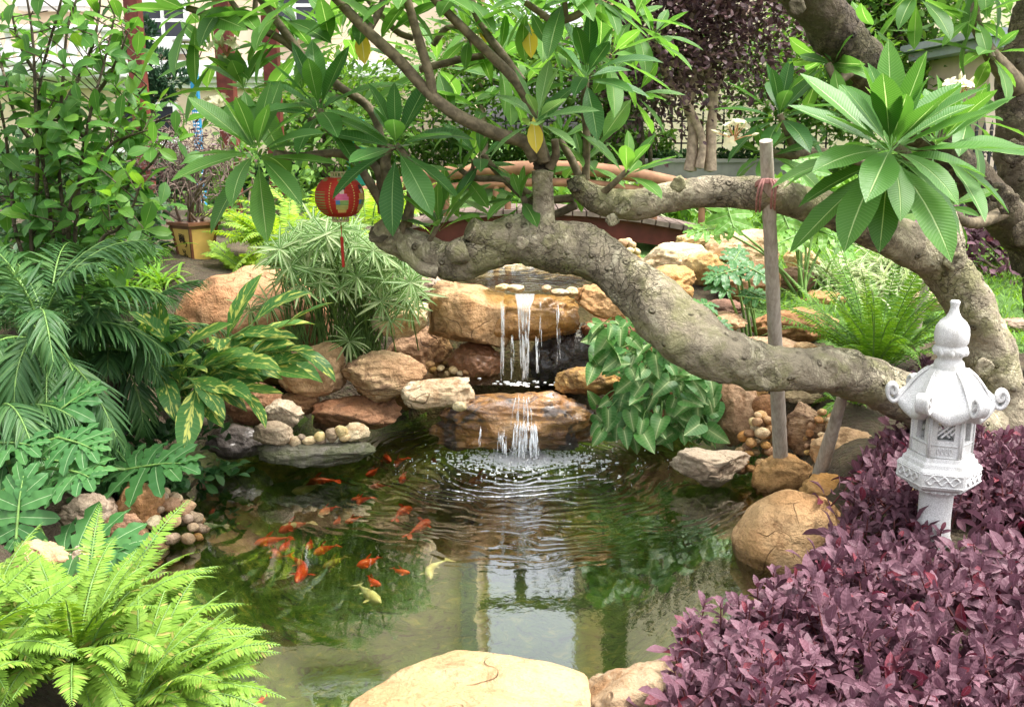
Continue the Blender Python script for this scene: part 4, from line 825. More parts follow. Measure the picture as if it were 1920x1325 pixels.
# ------------------------------------------------------------------ white stone lantern
def hexr(a, off):                                    # radius factor of a hexagon whose corners lie at off + k*60 degrees
    b = (a-off) % (pi/3)-pi/6; return cos(pi/6)/cos(b)
def stone_lantern():
    Y = 3.5; cx = 1768; c = P(cx, 800, Y); z = lambda py: P(cx, py, Y)[2]; m = mpp(800, Y)*.9
    gz = min(z(1015), hz(c[0], c[1])); t = thing('stone_lantern', 'white carved granite garden lantern with hexagonal roof among purple leaves', 'stone lantern', (c[0], c[1], gz))
    C0 = np.array([c[0], c[1], 0]); vd = math.atan2(-c[1], -c[0]); fr = vd+radians(8)       # azimuth of the face turned to the viewer
    off = fr+pi/6; hx = lambda a: hexr(a, off)
    mb = MB(); lathe(mb, [(r*m, z(y)) for r, y in ((40,1040),(40,1012),(35,1000),(33,970),(34,925),(39,917),(45,914),(45,909),(41,908))], C0, 40); mb.build('column', M['granite'], t)
    mb = MB(); lathe(mb, [(r*m, z(y)) for r, y in ((40,912),(58,908),(76,900),(82,898),(84,895),(84,868),(81,865),(76,863),(74,856),(68,853),(66,846),(20,846))], C0, 96, ring=hx)
    pl = mb.build('platform', M['granite'], t, smooth=False)
    # raised wave carving on the six platform faces, and the scalloped lip under it
    mb = MB()
    for k in range(6):
        a = fr+k*pi/3; n = np.array([cos(a), sin(a), 0]); s = np.array([-sin(a), cos(a), 0]); ap = 84*m*cos(pi/6)
        for ln in (-1, 1):
            pts = [C0+n*(ap+.002)+s*(u*64*m/2)+np.array([0, 0, z(881)+ln*4*m+5*m*sin(u*9+ln)]) for u in np.linspace(-1, 1, 25)]; tube(mb, pts, [2.2*m]*25, 5)
        for zz in (871, 893): tube(mb, [C0+n*(ap+.001)+s*(u*76*m/2)+np.array([0, 0, z(zz)]) for u in (-1, 1)], [1.6*m]*2, 5)
    for k in range(24):
        a = k*pi/12; V, Fc = ico(2); mb.add(V*np.array([8, 8, 4])*m+C0+np.array([50*m*cos(a), 50*m*sin(a), z(909)]), Fc)
    mb.build('carving', M['granite'], pl)
    # lamp chamber: six panels with openings
    mb = MB(); lat = []; car = MB(); R = 60*m; ap = R*cos(pi/6); z0, z1 = z(852), z(768); th = 12*m; wd = R
    for k in range(6):
        a = fr+k*pi/3; n = np.array([cos(a), sin(a), 0]); s = np.array([-sin(a), cos(a), 0]); Rm = np.stack([s, n, [0, 0, 1]], 1)
        q = lambda u, v, d=0: C0+n*(ap-th/2+d)+s*u*wd+np.array([0, 0, z0+(z1-z0)*v])
        hw, b, tp = (.27, .46, .88) if k % 2 == 0 else (.22, .4, .93)
        H = z1-z0; sgn = (1+hw*2)/4
        box(mb, q(-(hw+.5)/2, .5), ((.5-hw)*wd, th, H), Rm); box(mb, q((hw+.5)/2, .5), ((.5-hw)*wd, th, H), Rm)
        box(mb, q(0, b/2, -.0006), (2*hw*wd, th, b*H), Rm); box(mb, q(0, (1+tp)/2, -.0006), (2*hw*wd, th, (1-tp)*H), Rm)
        for e in (-1, 1): box(car, q(e*.47, .5, th/2+.0015), (.07*wd, .006, H*.98), Rm)
        for v in (.03, .1, .36): box(car, q(0, v, th/2+.0012), (.86*wd, .005, .025*H), Rm)
        if k % 2 == 0:
            r2 = lambda an: Rm @ np.array([[cos(an), 0, -sin(an)], [0, 1, 0], [sin(an), 0, cos(an)]])
            for e in (-1, 1):
                for j in (-1.5, -.5, .5, 1.5):
                    L = .42*H*(1.0 if abs(j) < 1 else .55); lb = MB(); lat.append(lb); box(lb, q(j*.19, (b+tp)/2+(.0 if abs(j) < 1 else 0), -.004*e), (.06*wd, .008, L), r2(e*pi/4))
            for j in range(4): tube(car, [q(-.25+.5*(j+.5)/4+.04*cos(w), .23+.07*sin(w), th/2+.002) for w in np.linspace(0, 5.5, 10)], [.018*wd]*10, 5)
        else:
            tube(car, [q(.02*sin(w*2)+.25*cos(w), .9+.06*sin(w), th/2) for w in np.linspace(0, pi, 10)], [.03*wd]*10, 5)
    ch = mb.build('lamp_chamber', M['granite'], t, smooth=False); [lb.build('lattice_bar', M['granite'], ch, smooth=False) for lb in lat]; car.build('carving', M['granite'], ch)
    # curled roof
    mb = MB(); NA, NR = 120, 18; aa = np.linspace(0, 2*pi, NA, endpoint=False); V = []
    zt, ze = z(690), z(764)
    def rim(a):
        b = ((a-off+pi/6) % (pi/3))-pi/6; k = abs(b)/(pi/6); return k       # 0 at a corner, 1 mid-side
    for i in range(NR):
        f = i/(NR-1)
        for a in aa:
            k = rim(a); Rr = (95*(1-k)**1.3+78*min(1, k*1.0)**.8*(k > 0)) if k < 1 else 78
            Rr = 78+25*(1-k)**1.6; r = (38+(Rr-38)*f)*m; zz = zt+(ze-zt)*(.62*f+.55*f*f-.17*f**4)*.86; zz += .012*max(0, f-.6)/.4*(1-k)**2; zz += (ze-zt)*.14*f*k; zz += .022*f**4*(1-k)**3
            V.append((r*cos(a), r*sin(a), zz))
    n1 = len(V)
    for dz, rr in ((-.022, 1.0), (-.036, .95), (-.042, .6)):
        for j, a in enumerate(aa): x, y, zz = V[(NR-1)*NA+j]; V.append((x*rr, y*rr, zz+dz))
    V = np.array(V)+C0; idx = np.arange(len(V)).reshape(-1, NA)
    Q = np.stack([idx[:-1], np.roll(idx[:-1], -1, 1), np.roll(idx[1:], -1, 1), idx[1:]], -1).reshape(-1, 4)
    mb.add(V, Q[:, ::-1]); mb.add(np.vstack([V[:NA], [C0+np.array([0, 0, zt])]]), [[j, (j+1) % NA, NA] for j in range(NA)])
    rf = mb.build('roof', M['granite'], t)
    for k in range(6):                               # ridge with a scrolled tip on every corner
        a = off+k*pi/3; n = np.array([cos(a), sin(a), 0]); s = np.array([-sin(a), cos(a), 0]); mb = MB()
        pr = [(38,690),(54,702),(69,719),(82,738),(92,752),(101,757),(110,751),(114,740),(111,730),(104,726),(98,731),(97,738),(101,743),(106,739),(105,734)]
        for e in np.linspace(-10, 10, 7): tube(mb, [C0+n*r*m+s*e*m+np.array([0, 0, z(y)+.004-abs(e)*.0003]) for r, y in pr], [(1.2, 1.2, 1.6, 2.6)[min(i, 3)]*m if i < 4 else 4.4*m for i in range(len(pr))], 8, 40)
        dv = C0+n*104*m+np.array([0, 0, z(737)]); tube(mb, [dv-s*9*m, dv+s*9*m], [9*m, 9*m], 18)
        mb.build('scroll', M['granite'], rf)
    # finial
    mb = MB(); lathe(mb, [(r*m, z(y)) for r, y in ((29,690),(30,684),(28,677),(23,673),(24,668),(31,663),(34,656),(33,650),(29,647),(30,645),(33,640),(34,626),(32,612),(25,602),(15,594),(10,585),(8,576),(9,570),(10,566),(8,563),(.1,562))], C0, 40); fi = mb.build('finial', M['granite'], t)
    mb = MB()
    for k in range(10):
        a = k*pi/5; V, Fc = ico(2); mb.add(V*np.array([7, 7, 8])*m+C0+np.array([29*m*cos(a), 29*m*sin(a), z(658)]), Fc)
    mb.build('carving', M['granite'], fi)
stone_lantern()
# ------------------------------------------------------------------ red paper lantern
def red_lantern():
    Y = 4.36; c = P(637, 369, Y); m = mpp(369, Y); t = thing('paper_lantern', 'small red ribbed paper lantern hanging from a thin plumeria branch', 'lantern', c)
    NL, NV = 108, 70; mats = [plain('red_paper', (.5, .045, .03), .6, .2, .12, 25, .02, trans=.25), plain('gold_paint', (.6, .42, .12), .5), plain('skin_paint', (.62, .48, .38), .6), plain('black_paint', (.03, .025, .04), .6), plain('pink_paint', (.65, .12, .25), .6), plain('green_paint', (.22, .34, .1), .6), plain('blue_paint', (.08, .22, .42), .6), plain('dull_gold_paint', (.24, .2, .05), .6)]
    V = []; face = []; mi = []
    for i in range(NV+1):
        f = i/NV; el = radians(-66+132*f); rib = 1-.018*(1-abs(sin(f*pi*17)))
        for j in range(NL): a = 2*pi*j/NL; V.append((46.5*m*cos(el)**.8*cos(a)*rib, 46.5*m*cos(el)**.8*sin(a)*rib, 36*m*sin(el)/sin(radians(66))))
    face_az = math.atan2(-c[1], -c[0])
    for i in range(NV):
        v = (i+.5)/NV*2-1
        for j in range(NL):
            a = (2*pi*(j+.5)/NL-face_az+pi) % (2*pi)-pi; face.append([i*NL+j, i*NL+(j+1) % NL, (i+1)*NL+(j+1) % NL, (i+1)*NL+j])
            w = 2*pi/6; u = ((a+radians(-4)+w/2) % w)-w/2; pn = int(math.floor((a+radians(-4)+w/2)/w)); u = u/(w/2); k = 0    # six panels, u across one panel
            if abs(abs(u)-1) < .07 and abs(v) < .72 and int((v+1)*18) % 2: k = 1
            elif abs(u) < .75 and abs(v) < .75:
                if pn % 3 != 2:
                    if (u/.24)**2+((v-.3)/.15)**2 < 1: k = 2
                    if v > .34 and (u/.3)**2+((v-.38)/.16)**2 < 1: k = 3
                    if -.08 < v < .16 and abs(u) < .5-.3*v: k = 4 if pn % 3 == 0 else 1
                    if -.5 < v <= -.08 and abs(u) < .5: k = (5 if u > -.1 else 6) if v > -.25 else (1 if int(v*40) % 2 else 5)
                    if -.66 < v <= -.5 and abs(u) < .4: k = 1
                elif v < .25 and abs(u) < .7 and int((v+1)*17) % 2: k = 7
            elif v > .74 and abs(u) < .35 and v < .9: k = 7
            mi.append(k)
    mb = MB(); mb.add(np.array(V)+c, face, mi=mi); mb.build('paper_shade', mats, t)
    gold = plain('brass_slats', (.45, .38, .2), .4, .5, .3, 60); dk = plain('dark_wire', (.05, .025, .02), .6)
    for s in (1, -1):
        mb = MB(); z = c[2]+s*36*m
        for k in range(16):
            a = k*pi/8; tube(mb, [(c[0]+15*m*cos(a), c[1]+15*m*sin(a), z-s*2*m), (c[0]+15*m*cos(a), c[1]+15*m*sin(a), z+s*9*m)], [1.5*m]*2, 5)
        for zz in (0, 9): tube(mb, [(c[0]+15*m*cos(a), c[1]+15*m*sin(a), z+s*zz*m) for a in np.linspace(0, 2*pi, 20)], [1.6*m]*20, 5, cap=False)
        lathe(mb, [(14*m, z+s*.5*m), (.5*m, z+s*1*m)], (c[0], c[1], 0), 20)
        mb.build('end_ring', gold, t)
    mb = MB(); tube(mb, [c+np.array([9*m*cos(a), 0, 44*m+16*m*sin(a)]) for a in np.linspace(0, pi, 14)], [1.3*m]*14, 6); tube(mb, [c+np.array([0, 0, 60*m]), P(637, 285, 4.36)], [.5*m]*2, 4); mb.build('wire_handle', dk, t)
    mb = MB(); tube(mb, [c+np.array([0, 0, -45*m]), c+np.array([m, 0, -75*m])], [.9*m]*2, 5); tube(mb, [c+np.array([m, 0, -75*m]), c+np.array([2*m, 0, -132*m])], [3.2*m, 2.6*m], 8, 6); mb.build('tassel', mats[0], t)
red_lantern()
# ------------------------------------------------------------------ bamboo poles
def bamboo_mat():
    n = NT('weathered_bamboo'); tc = n.n('TexCoord').outputs['Object']; mp = n.n('Mapping', i0=tc); mp.inputs['Scale'].default_value = (30, 30, 2.0)
    a = n.noise(mp, 2.0, 6, .65); b = n.noise(tc, 6, 5)
    col = n.mix(n.step(a, .35, .65), (.5, .43, .36), (.34, .28, .23)); col = n.mix(n.math('MULTIPLY', n.step(b, .55, .72), .5), col, (.13, .095, .075))
    return n.out(n.n('BsdfPrincipled', Base_Color=col, Roughness=.7, Normal=n.n('Bump', Strength=.5, Distance=.005, Height=a)))
M['bamboo'] = bamboo_mat()
def pole(label, a, b, r0, r1, nodes, dark=False):
    t = thing('bamboo_pole', label, 'pole', b); m = MB(); n = 60; ts = np.linspace(0, 1, n); r = r0+(r1-r0)*ts
    for k in nodes: r = r*(1+.1*np.exp(-((ts-k)/.008)**2))*(1-.04*np.exp(-((ts-k-.02)/.008)**2))
    tube(m, [a+(b-a)*q for q in ts], r, 18, None, .03, 9, len(label)); m.build('culm', M['bamboo'], t); return t
a, b = P(1436, 264, 4.18), P(1464, 868, 4.7); mm = mpp(560, 4.45)
pl = pole('upright weathered bamboo pole tied to the upper limb with pink cord', a, b, 11*mm, 15*mm, (.2, .43, .62, .84))
pole('short bamboo prop leaning under the lower limb', P(1580, 742, 4.25), P(1536, 892, 4.5), 10*mm, 15*mm, (.5,))
m = MB(); cc = plain('pink_cord', (.42, .2, .18), .8, .2, .3, 90)
for i in range(9):
    yy = 342+i*2.2 if i < 4 else 330
    if i < 4: tube(m, [P(1438+(20+2*sin(w*3))*cos(w), yy+6*sin(w), 4.22+.05*sin(w)) for w in np.linspace(0, 2*pi, 14)], [.0045]*14, 5)
for dx in (-13, -7, 12, 18): tube(m, [P(1437+dx*.6, 336, 4.17), P(1436+dx, 352, 4.16), P(1433+dx*1.1, 375, 4.19), P(1432+dx*1.1, 397, 4.27)], [.005]*4, 6, 12)
m.build('cord', cc, pl)
pole('old support stake half hidden behind the right fern', P(1752, 470, 6.1), P(1712, 640, 6.1), .028, .03, (.5,))
# ------------------------------------------------------------------ flower pot with clipped plant
def flower_pot():
    Y = 7.0; cx = P(357, 455, Y)[0]; m = mpp(455, Y); zt, zb = P(357, 418, Y)[2], P(357, 500, Y)[2]; H = zt-zb; yaw = radians(-38)
    c = np.array([cx, Y+.1, zb]); R = rotz(yaw); t = thing('flower_pot', 'square tapered flower pot with yellow panels, brown frame and black characters', 'pot', c)
    fr_m = plain('brown_glaze', (.16, .065, .035), .35, .5, .15); pa = plain('yellow_glaze_panel', (.62, .4, .12), .4, .4, .1, 12); ink = plain('black_ink', (.03, .02, .015), .6)
    w0, w1 = 27*m, 41*m; w0, w1 = 2*w0*.72, 2*w1*.72
    mb = MB(); V = np.array([[-1,-1,0],[1,-1,0],[1,1,0],[-1,1,0],[-1,-1,1],[1,-1,1],[1,1,1],[-1,1,1]], float); V[:4, :2] *= w0/2; V[4:, :2] *= w1/2; V[:, 2] *= H*.88; V[:, 2] += H*.05
    mb.add(V @ R.T+c, BOXF); mb.build('panel', pa, t, smooth=False)
    mb = MB()
    for i in range(4): tube(mb, [c+R @ (V[i]*[1.01, 1.01, 1]), c+R @ (V[i+4]*[1.01, 1.01, 1])], [3.2*m]*2, 4)
    for zz, w, h in ((H*.05, w0*1.08, .1), (H*.9, w1*1.02, .08), (H*.97, w1*1.2, .07)): box(mb, c+np.array([0, 0, zz]), (w, w, H*h), R)
    for sx in (-1, 1):
        for sy in (-1, 1): box(mb, c+R @ np.array([sx*w0*.4, sy*w0*.4, -H*.02]), (.05, .05, H*.08), R)
    mb.build('frame', fr_m, t, smooth=False)
    # written characters on the face turned to the viewer
    n0 = R @ np.array([0, -1, 0]); slope = (w1-w0)/2/(H*.88); yb = lambda v: -(w0/2+(w1-w0)/2*v)-.004
    for txt, u, v, s in (('梅', -.02, .62, .2), ('う', .2, .5, .16), ('い', .0, .34, .11), ('小', .04, .18, .16)):
        cu = bpy.data.curves.new('ink', 'FONT'); cu.body = txt; cu.size = s*H*1.15; cu.align_x = 'CENTER'; cu.extrude = .002; tmp = bpy.data.objects.new('ink', cu); COL.objects.link(tmp)
        dg = bpy.context.evaluated_depsgraph_get(); me = bpy.data.meshes.new_from_object(tmp.evaluated_get(dg)); bpy.data.objects.remove(tmp)
        me.name = 'character'; me.materials.clear(); me.materials.append(ink); o = bpy.data.objects.new('character', me); COL.objects.link(o); o.parent = t
        xa = R @ np.array([1, 0, 0]); za = nrm(np.array([0, 0, 1])+n0*slope); ya = np.cross(za, xa)
        Mx = Matrix.Identity(4)
        for r_ in range(3): Mx[r_][0] = xa[r_]; Mx[r_][1] = za[r_]; Mx[r_][2] = -ya[r_]; Mx[r_][3] = (R @ np.array([u*w0, yb(v), v*H*.9]))[r_]
        o.matrix_local = Mx
    mb = MB(); box(mb, c+np.array([0, 0, H*.93]), (w1*.95, w1*.95, .03), R); mb.build('potting_soil', M['soil'], t, smooth=False)
    # clipped dry-looking plant growing in it
    p = thing('potted_plant', 'bushy grey-brown twiggy plant growing in the square pot', 'plant', c+np.array([0, 0, H*.94])); rng = np.random.default_rng(3); mb = MB(); b0 = c+np.array([0, 0, H*.95])
    cc = P(345, 300, Y+.1)
    for i in range(16):
        e = cc+rng.normal(size=3)*np.array([.16, .16, .08])-np.array([0, 0, .12]); tube(mb, [b0+rng.normal(size=3)*[.04, .04, 0], (b0+e)/2+rng.normal(size=3)*.04, e], [.012, .009, .006], 5, 8)
    mb.build('stem', M['dry_twig'], p)
    mb = MB()
    for i in range(520):
        a = cc+rng.normal(size=3)*np.array([.17, .17, .13]); d = rnd_dir(rng)*.13; tube(mb, [a, a+d*.5+rnd_dir(rng)*.03, a+d+np.array([0, 0, -.03])], [.004, .003, .002], 3, 4, cap=False)
    L = Leaves([leaf_t(.3, 3, .2, .4)], rng)
    for i in range(500): L.put(cc+rng.normal(size=3)*np.array([.19, .19, .14]), rnd_dir(rng), rnd_dir(rng), rng.uniform(.04, .07))
    L.out(mb, 1); mb.build('crown', [M['dry_twig'], M['purple_tree']], p)
flower_pot()
# ------------------------------------------------------------------ footbridge
def bridge():
    Y = 9.0; t = thing('footbridge', 'arched dark red wooden footbridge with round log handrails', 'bridge', (P(1010, 450, Y)[0], Y+.6, .7))
    logm = plain('peeled_log', (.25, .13, .07), .7, .2, .25, 9, .3); dk = plain('maroon_board', (.1, .02, .017), .55, .3, .25, 6, .15); pk = plain('grey_plank', (.16, .12, .1), .8, .2, .3, 10, .3)
    xs = np.linspace(X_at(660, 430, Y), X_at(1330, 430, Y), 40); px = np.array([960+(x/Y)*ray(960, 420)[1]*F for x in xs])
    top = np.interp(px, [660, 740, 800, 870, 950, 1030, 1110, 1200, 1280, 1330], [445, 434, 421, 409, 402, 401, 405, 416, 430, 442]); bot = np.interp(px, [660, 740, 900, 1030, 1150, 1280, 1330], [490, 470, 447, 443, 448, 466, 476])
    zt = np.array([P(960, v, Y)[2] for v in top]); zb = np.array([P(960, v, Y)[2] for v in bot])
    for yy in (Y, Y+.65):
        mb = MB(); V = np.concatenate([[(x, yy+d, z) for x, z in zip(xs, q)] for d in (0, .07) for q in (zb, zt)]); N = len(xs); i = np.arange(N-1)
        for a, b in ((0, 1), (3, 2), (1, 3), (2, 0)): mb.add(V, np.stack([i+a*N, i+1+a*N, i+1+b*N, i+b*N], 1))
        mb.build('side_beam', dk, t, smooth=False)
    n = 26
    for k in range(n):
        x = xs[0]+(xs[-1]-xs[0])*(k+.5)/n; z = np.interp(x, xs, zt); s = math.atan2(np.interp(x+.05, xs, zt)-np.interp(x-.05, xs, zt), .1); R = np.array([[cos(s), 0, -sin(s)], [0, 1, 0], [sin(s), 0, cos(s)]])
        mb = MB(); box(mb, (x, Y+.34, z+.022), ((xs[-1]-xs[0])/n-.012, .84, .045), R); mb.build('plank', pk, t, smooth=False)
    for yy in (Y+.04,):
        rp = [(650,370),(735,350),(800,331),(870,322),(960,316),(1060,315),(1130,320),(1200,330),(1270,345),(1340,362)]; q = [P(a, b, Y) for a, b in rp]; q = [np.array([v[0], yy, v[2]]) for v in q]
        mb = MB(); tube(mb, q, [13*mpp(340, Y)]*len(q), 14, 40, .02, 5, 2); mb.build('handrail', logm, t)
        mb = MB(); tube(mb, [v-np.array([0, 0, 27*mpp(340, Y)]) for v in q], [8*mpp(340, Y)]*len(q), 10, 40, .02, 5, 3); mb.build('lower_rail', logm, t)
        for bx in (700, 813, 836, 930, 952, 1205, 1228, 1318):
            x = X_at(bx, 380, Y); z1 = np.interp(x, [v[0] for v in q], [v[2] for v in q]); z0 = np.interp(x, xs, zt); mb = MB(); tube(mb, [(x, yy, z0), (x, yy, z1)], [6.5*mpp(380, Y)]*2, 10); mb.build('baluster', logm, t)
bridge()
# ------------------------------------------------------------------ blue garden lamp, green bin
def garden_lamp():
    Y = 11.5; m = mpp(150, Y); blue = plain('blue_panel', (.05, .38, .72), .5, .3, .12, 20); t = thing('garden_lamp', 'blue garden lamp column with a flat white disc on thin rods', 'lamp', (P(368, 200, Y)[0], Y, .95))
    x = P(368, 200, Y)[0]; z1 = P(368, 119, Y)[2]; mb = MB(); box(mb, (x, Y, (z1+.95)/2), (13*m, 13*m, z1-.95)); 
    mb.build('column', blue, t, smooth=False); mb = MB()
    for i in range(3):
        for j in range(40): V, Fc = ico(1); mb.add(V*2*m+np.array([x+(i-1)*4*m, Y-6.5*m, z1-.5-j*.04]), Fc)
    mb.build('white_dots', M['white_trim'], t)
    zd = P(368, 78, Y)[2]; mb = MB(); lathe(mb, [(31*m, zd-.01), (33*m, zd+.01), (30*m, zd+.03), (.1*m, zd+.05)], (x-8*m*.4, Y, 0), 32); mb.build('disc_shade', M['white_trim'], t)
    for dx in (-27, -15, 12, 25): mb = MB(); tube(mb, [(x+dx*.25*m, Y, z1), (x+dx*m, Y, zd)], [1.2*m]*2, 5); mb.build('rod', M['iron'], t)
garden_lamp()
c = P(668, 300, 14.5); mb = MB(); m_ = mpp(250, 14.5); lathe(mb, [(16*m_, 1.0), (17*m_, 1.1), (21*m_, 1.55), (21*m_, P(668, 232, 14.5)[2]), (19*m_, P(668, 222, 14.5)[2]), (6*m_, P(668, 214, 14.5)[2]), (.1*m_, P(668, 213, 14.5)[2])], (c[0], 14.5, 0), 28)
tag(mb.build('water_barrel', plain('teal_plastic', (.05, .42, .34), .45, .4, .08, 6)), 'teal green plastic barrel standing in front of the iron fence', 'barrel')
# ------------------------------------------------------------------ ferns, palms and other bedding
PIN = [leaf_t(.25, 3, .15, d, .4, .7) for d in (.15, .5)]
PINL = [leaf_t(.085, 6, .5, d, .35, .6) for d in (.35, .8, 1.2)]
def frond(mb, st, base, az, L, lift, curve, n, pw, T, rng, ang=72, mode='fern', roll=0.0, droop=.15, mi=0, r0=.004):
    """one pinnate frond: an arching rachis with leaflets both sides"""
    s = np.linspace(0, 1, n+1); ph = lift-curve*s**1.15; H = np.array([cos(az), sin(az), 0]); Z = np.array([0, 0, 1.0])
    T_ = np.cos(ph)[:, None]*H+np.sin(ph)[:, None]*Z; p = base+np.concatenate([[np.zeros(3)], np.cumsum((T_[1:]+T_[:-1])/2, 0)])*L/n
    side0 = np.cross(H, Z); side0 = side0*cos(roll)+Z*sin(roll)*.7; N = nrm(np.cross(side0[None], T_)); S_ = nrm(np.cross(T_, N))
    tube(st, p[::max(1, n//10)], np.linspace(r0, r0*.35, len(p[::max(1, n//10)])), 4, None, cap=False)
    if mode == 'fern': k0 = max(1, int(n*.06)); prof = lambda q: np.minimum(1, (1-q)*2.6+.1)**.9*np.minimum(1, .5+q*4)
    else: k0 = int(n*.22); prof = lambda q: np.sin(pi*(.12+.83*((q-.2)/.8)))**.7
    i = np.arange(k0, n+1); q = s[i]; pl = prof(q)*pw
    for sg in (-1, 1):
        a = np.radians(ang*(1-.35*q**2 if mode == 'fern' else 1-.6*q)+rng.normal(size=len(i))*3)
        d = S_[i]*(sg*np.sin(a))[:, None]+T_[i]*np.cos(a)[:, None]-Z*droop+N[i]*(.12 if mode != 'fern' else .05)
        if mode != 'fern': d += rng.normal(size=d.shape)*.06
        ks = rng.integers(len(T), size=len(i))
        for k in range(len(T)):
            w = ks == k
            if w.any(): batch(mb, T[k], frames(d[w], N[i][w]+rng.normal(size=(w.sum(), 3))*.12), p[i][w]+0*d[w], (pl[w]*rng.uniform(.9, 1.08, w.sum()))[:, None]*np.ones(3), mi)
def fern(label, base, n, L, mat, seed, az=(0, 2*pi), lift=(20, 80), curve=(30, 90), npin=34, pw=.05, group=None, sr=.08, name='fern', cat='fern', stem='green_stem'):
    rng = np.random.default_rng(seed); t = thing(name, label, cat, base, group); mb = MB(); st = MB(); base = np.array(base, float)
    for k in range(n):
        a = rng.uniform(*az); l = L*rng.uniform(.6, 1.08); b = base+np.array([cos(a), sin(a), 0])*rng.uniform(0, sr)
        frond(mb, st, b, a, l, radians(rng.uniform(*lift)), radians(rng.uniform(*curve)), npin, pw*rng.uniform(.85, 1.1), PIN, rng, roll=rng.normal()*.35, droop=.12)
    mb.build('fronds', M[mat], t); st.build('stems', M[stem], t); return t
def at(px, py, Y): p = P(px, py, Y); p[2] = hz(p[0], p[1]); return p
# front left: three clumps of the sunlit sword fern
q = P(150, 1330, 2.72); fern('bright yellow-green sword fern filling the lower left corner', (q[0], q[1], .22), 105, .47, 'fern_bright', 1, lift=(8, 72), curve=(25, 95), npin=46, pw=.05, sr=.16)
q = P(265, 1400, 2.5); fern('sunlit sword fern fanning toward the large cream front boulder', (q[0], q[1], .2), 64, .36, 'fern_bright', 2, az=(-.9, 2.0), lift=(8, 70), curve=(25, 80), npin=40, pw=.045, sr=.12)
q = P(-70, 1240, 2.6); fern('sunlit sword fern cut off by the left margin', (q[0], q[1], .25), 46, .45, 'fern_bright', 3, lift=(20, 78), curve=(25, 90), npin=42, pw=.05, sr=.12)
# middle distance
q = at(1640, 690, 5.5); fern('upright green sword fern behind the low limb and white lantern', q+[0, 0, .05], 54, .9, 'fern_mid', 4, lift=(35, 88), curve=(20, 80), npin=36, pw=.055, sr=.12)
q = at(1590, 780, 5.1); fern('small shaded fern under the low limb', q, 16, .34, 'fern_mid', 44, lift=(10, 70), curve=(30, 80), npin=26, pw=.035)
for i, (x, y, Y, n, L, lab) in enumerate(((540, 455, 6.9, 46, .62, 'lime green fern mass between the flower pot and red lantern'), (585, 430, 7.2, 34, .75, 'lime green fern right behind the red paper lantern'), (480, 485, 6.75, 20, .36, 'lime green fern drooping over the edge of the flower pot'), (690, 400, 7.6, 26, .6, 'lime fern left of the footbridge handrail'))):
    q = P(x, y, Y); fern(lab, q-[0, 0, .1], n, L, 'fern_lime', 10+i, lift=(20, 85), curve=(40, 110), npin=30, pw=.075, sr=.2)
# palms at the left
def palm(label, base, n, L, seed, mat, az=(0, 2*pi), lift=(0, 85), curve=(50, 120), pw=.2, hs=0, group=None):
    rng = np.random.default_rng(seed); t = thing('palm', label, 'palm', base, group); st = MB(); base = np.array(base, float); top = base+[0, 0, hs]
    if hs: m = MB(); tube(m, [base-[0, 0, .1], top], [.05, .045], 12, 16, .15, 20, seed); m.build('trunk', M['bark_dark'], t)
    mb = MB()
    for k in range(n):
        a = az[0]+(az[1]-az[0])*((k*.618) % 1)+rng.normal()*.1
        frond(mb, st, top+rnd_dir(rng)*.03, a, L*rng.uniform(.75, 1.1), radians(rng.uniform(*lift)), radians(rng.uniform(*curve)), 46, pw*rng.uniform(.85, 1.1), PINL, rng, ang=60, mode='palm', roll=rng.normal()*.3, droop=.3, r0=.007)
    mb.build('fronds', M[mat], t); st.build('stems', M['green_stem'], t); return t
q = P(85, 650, 4.5); palm('dark feathery dwarf palm with arching fronds at the left', q-[0, 0, .35], 30, .82, 21, 'palm', lift=(5, 85), curve=(60, 130), pw=.21, hs=.35)
q = P(215, 670, 4.9); palm('second dark dwarf palm drooping over the striped ginger', q-[0, 0, .3], 17, .6, 22, 'palm', az=(-1.6, 1.6), lift=(10, 80), curve=(60, 130), pw=.18, hs=.3)
q = P(90, 560, 5.6); palm('lighter feathery palm behind the dwarf palm at the left', q-[0, 0, .3], 24, .85, 23, 'palm_light', lift=(20, 88), curve=(50, 120), pw=.22, hs=.25)
q = P(-20, 760, 4.1); palm('shaded palm at the left margin above the cut leaves', q-[0, 0, .3], 14, .6, 24, 'palm', lift=(10, 80), curve=(60, 120), pw=.17, hs=.2)
# striped shell ginger
GT = [leaf_t(.31, 9, f, d, .5, .8, .06, 4, .08, 5) for f, d in ((.25, .4), (.35, .8), (.2, 1.1), (.3, .15))]
def ginger(label, spots, seed):
    rng = np.random.default_rng(seed); b = P(430, 690, 5.0); t = thing('shell_ginger', label, 'plant', (b[0], b[1], hz(b[0], b[1]))); st = MB(); lv = MB(); L = Leaves(GT, rng)
    for (x0, y0, x1, y1, Y, n) in spots:
        a, c = P(x0, y0, Y), P(x1, y1, Y-.12); mid = (a+c)/2+[0, 0, .08]; p, T = tube(st, [a, mid, c], [.009, .008, .005], 6, 14)
        dr = nrm(c-a)
        n -= 2
        for k in range(n):
            f = .25+.75*k/max(1, n-1); i = int(f*13); sd = 1 if k % 2 else -1
            s = nrm(np.cross(T[i], [0, 0, 1])); d = nrm(T[i]*.9+s*sd*rng.uniform(.5, 1.2)*(1.2-f)+np.array([0, 0, rng.uniform(-.45, .3)])+rng.normal(size=3)*.28)
            L.put(p[i], d, nrm(np.array([0, -.35, 1])+rng.normal(size=3)*.25), rng.uniform(.26, .4))
    L.out(lv); lv.build('leaves', M['ginger'], t); st.build('stems', M['green_stem'], t)
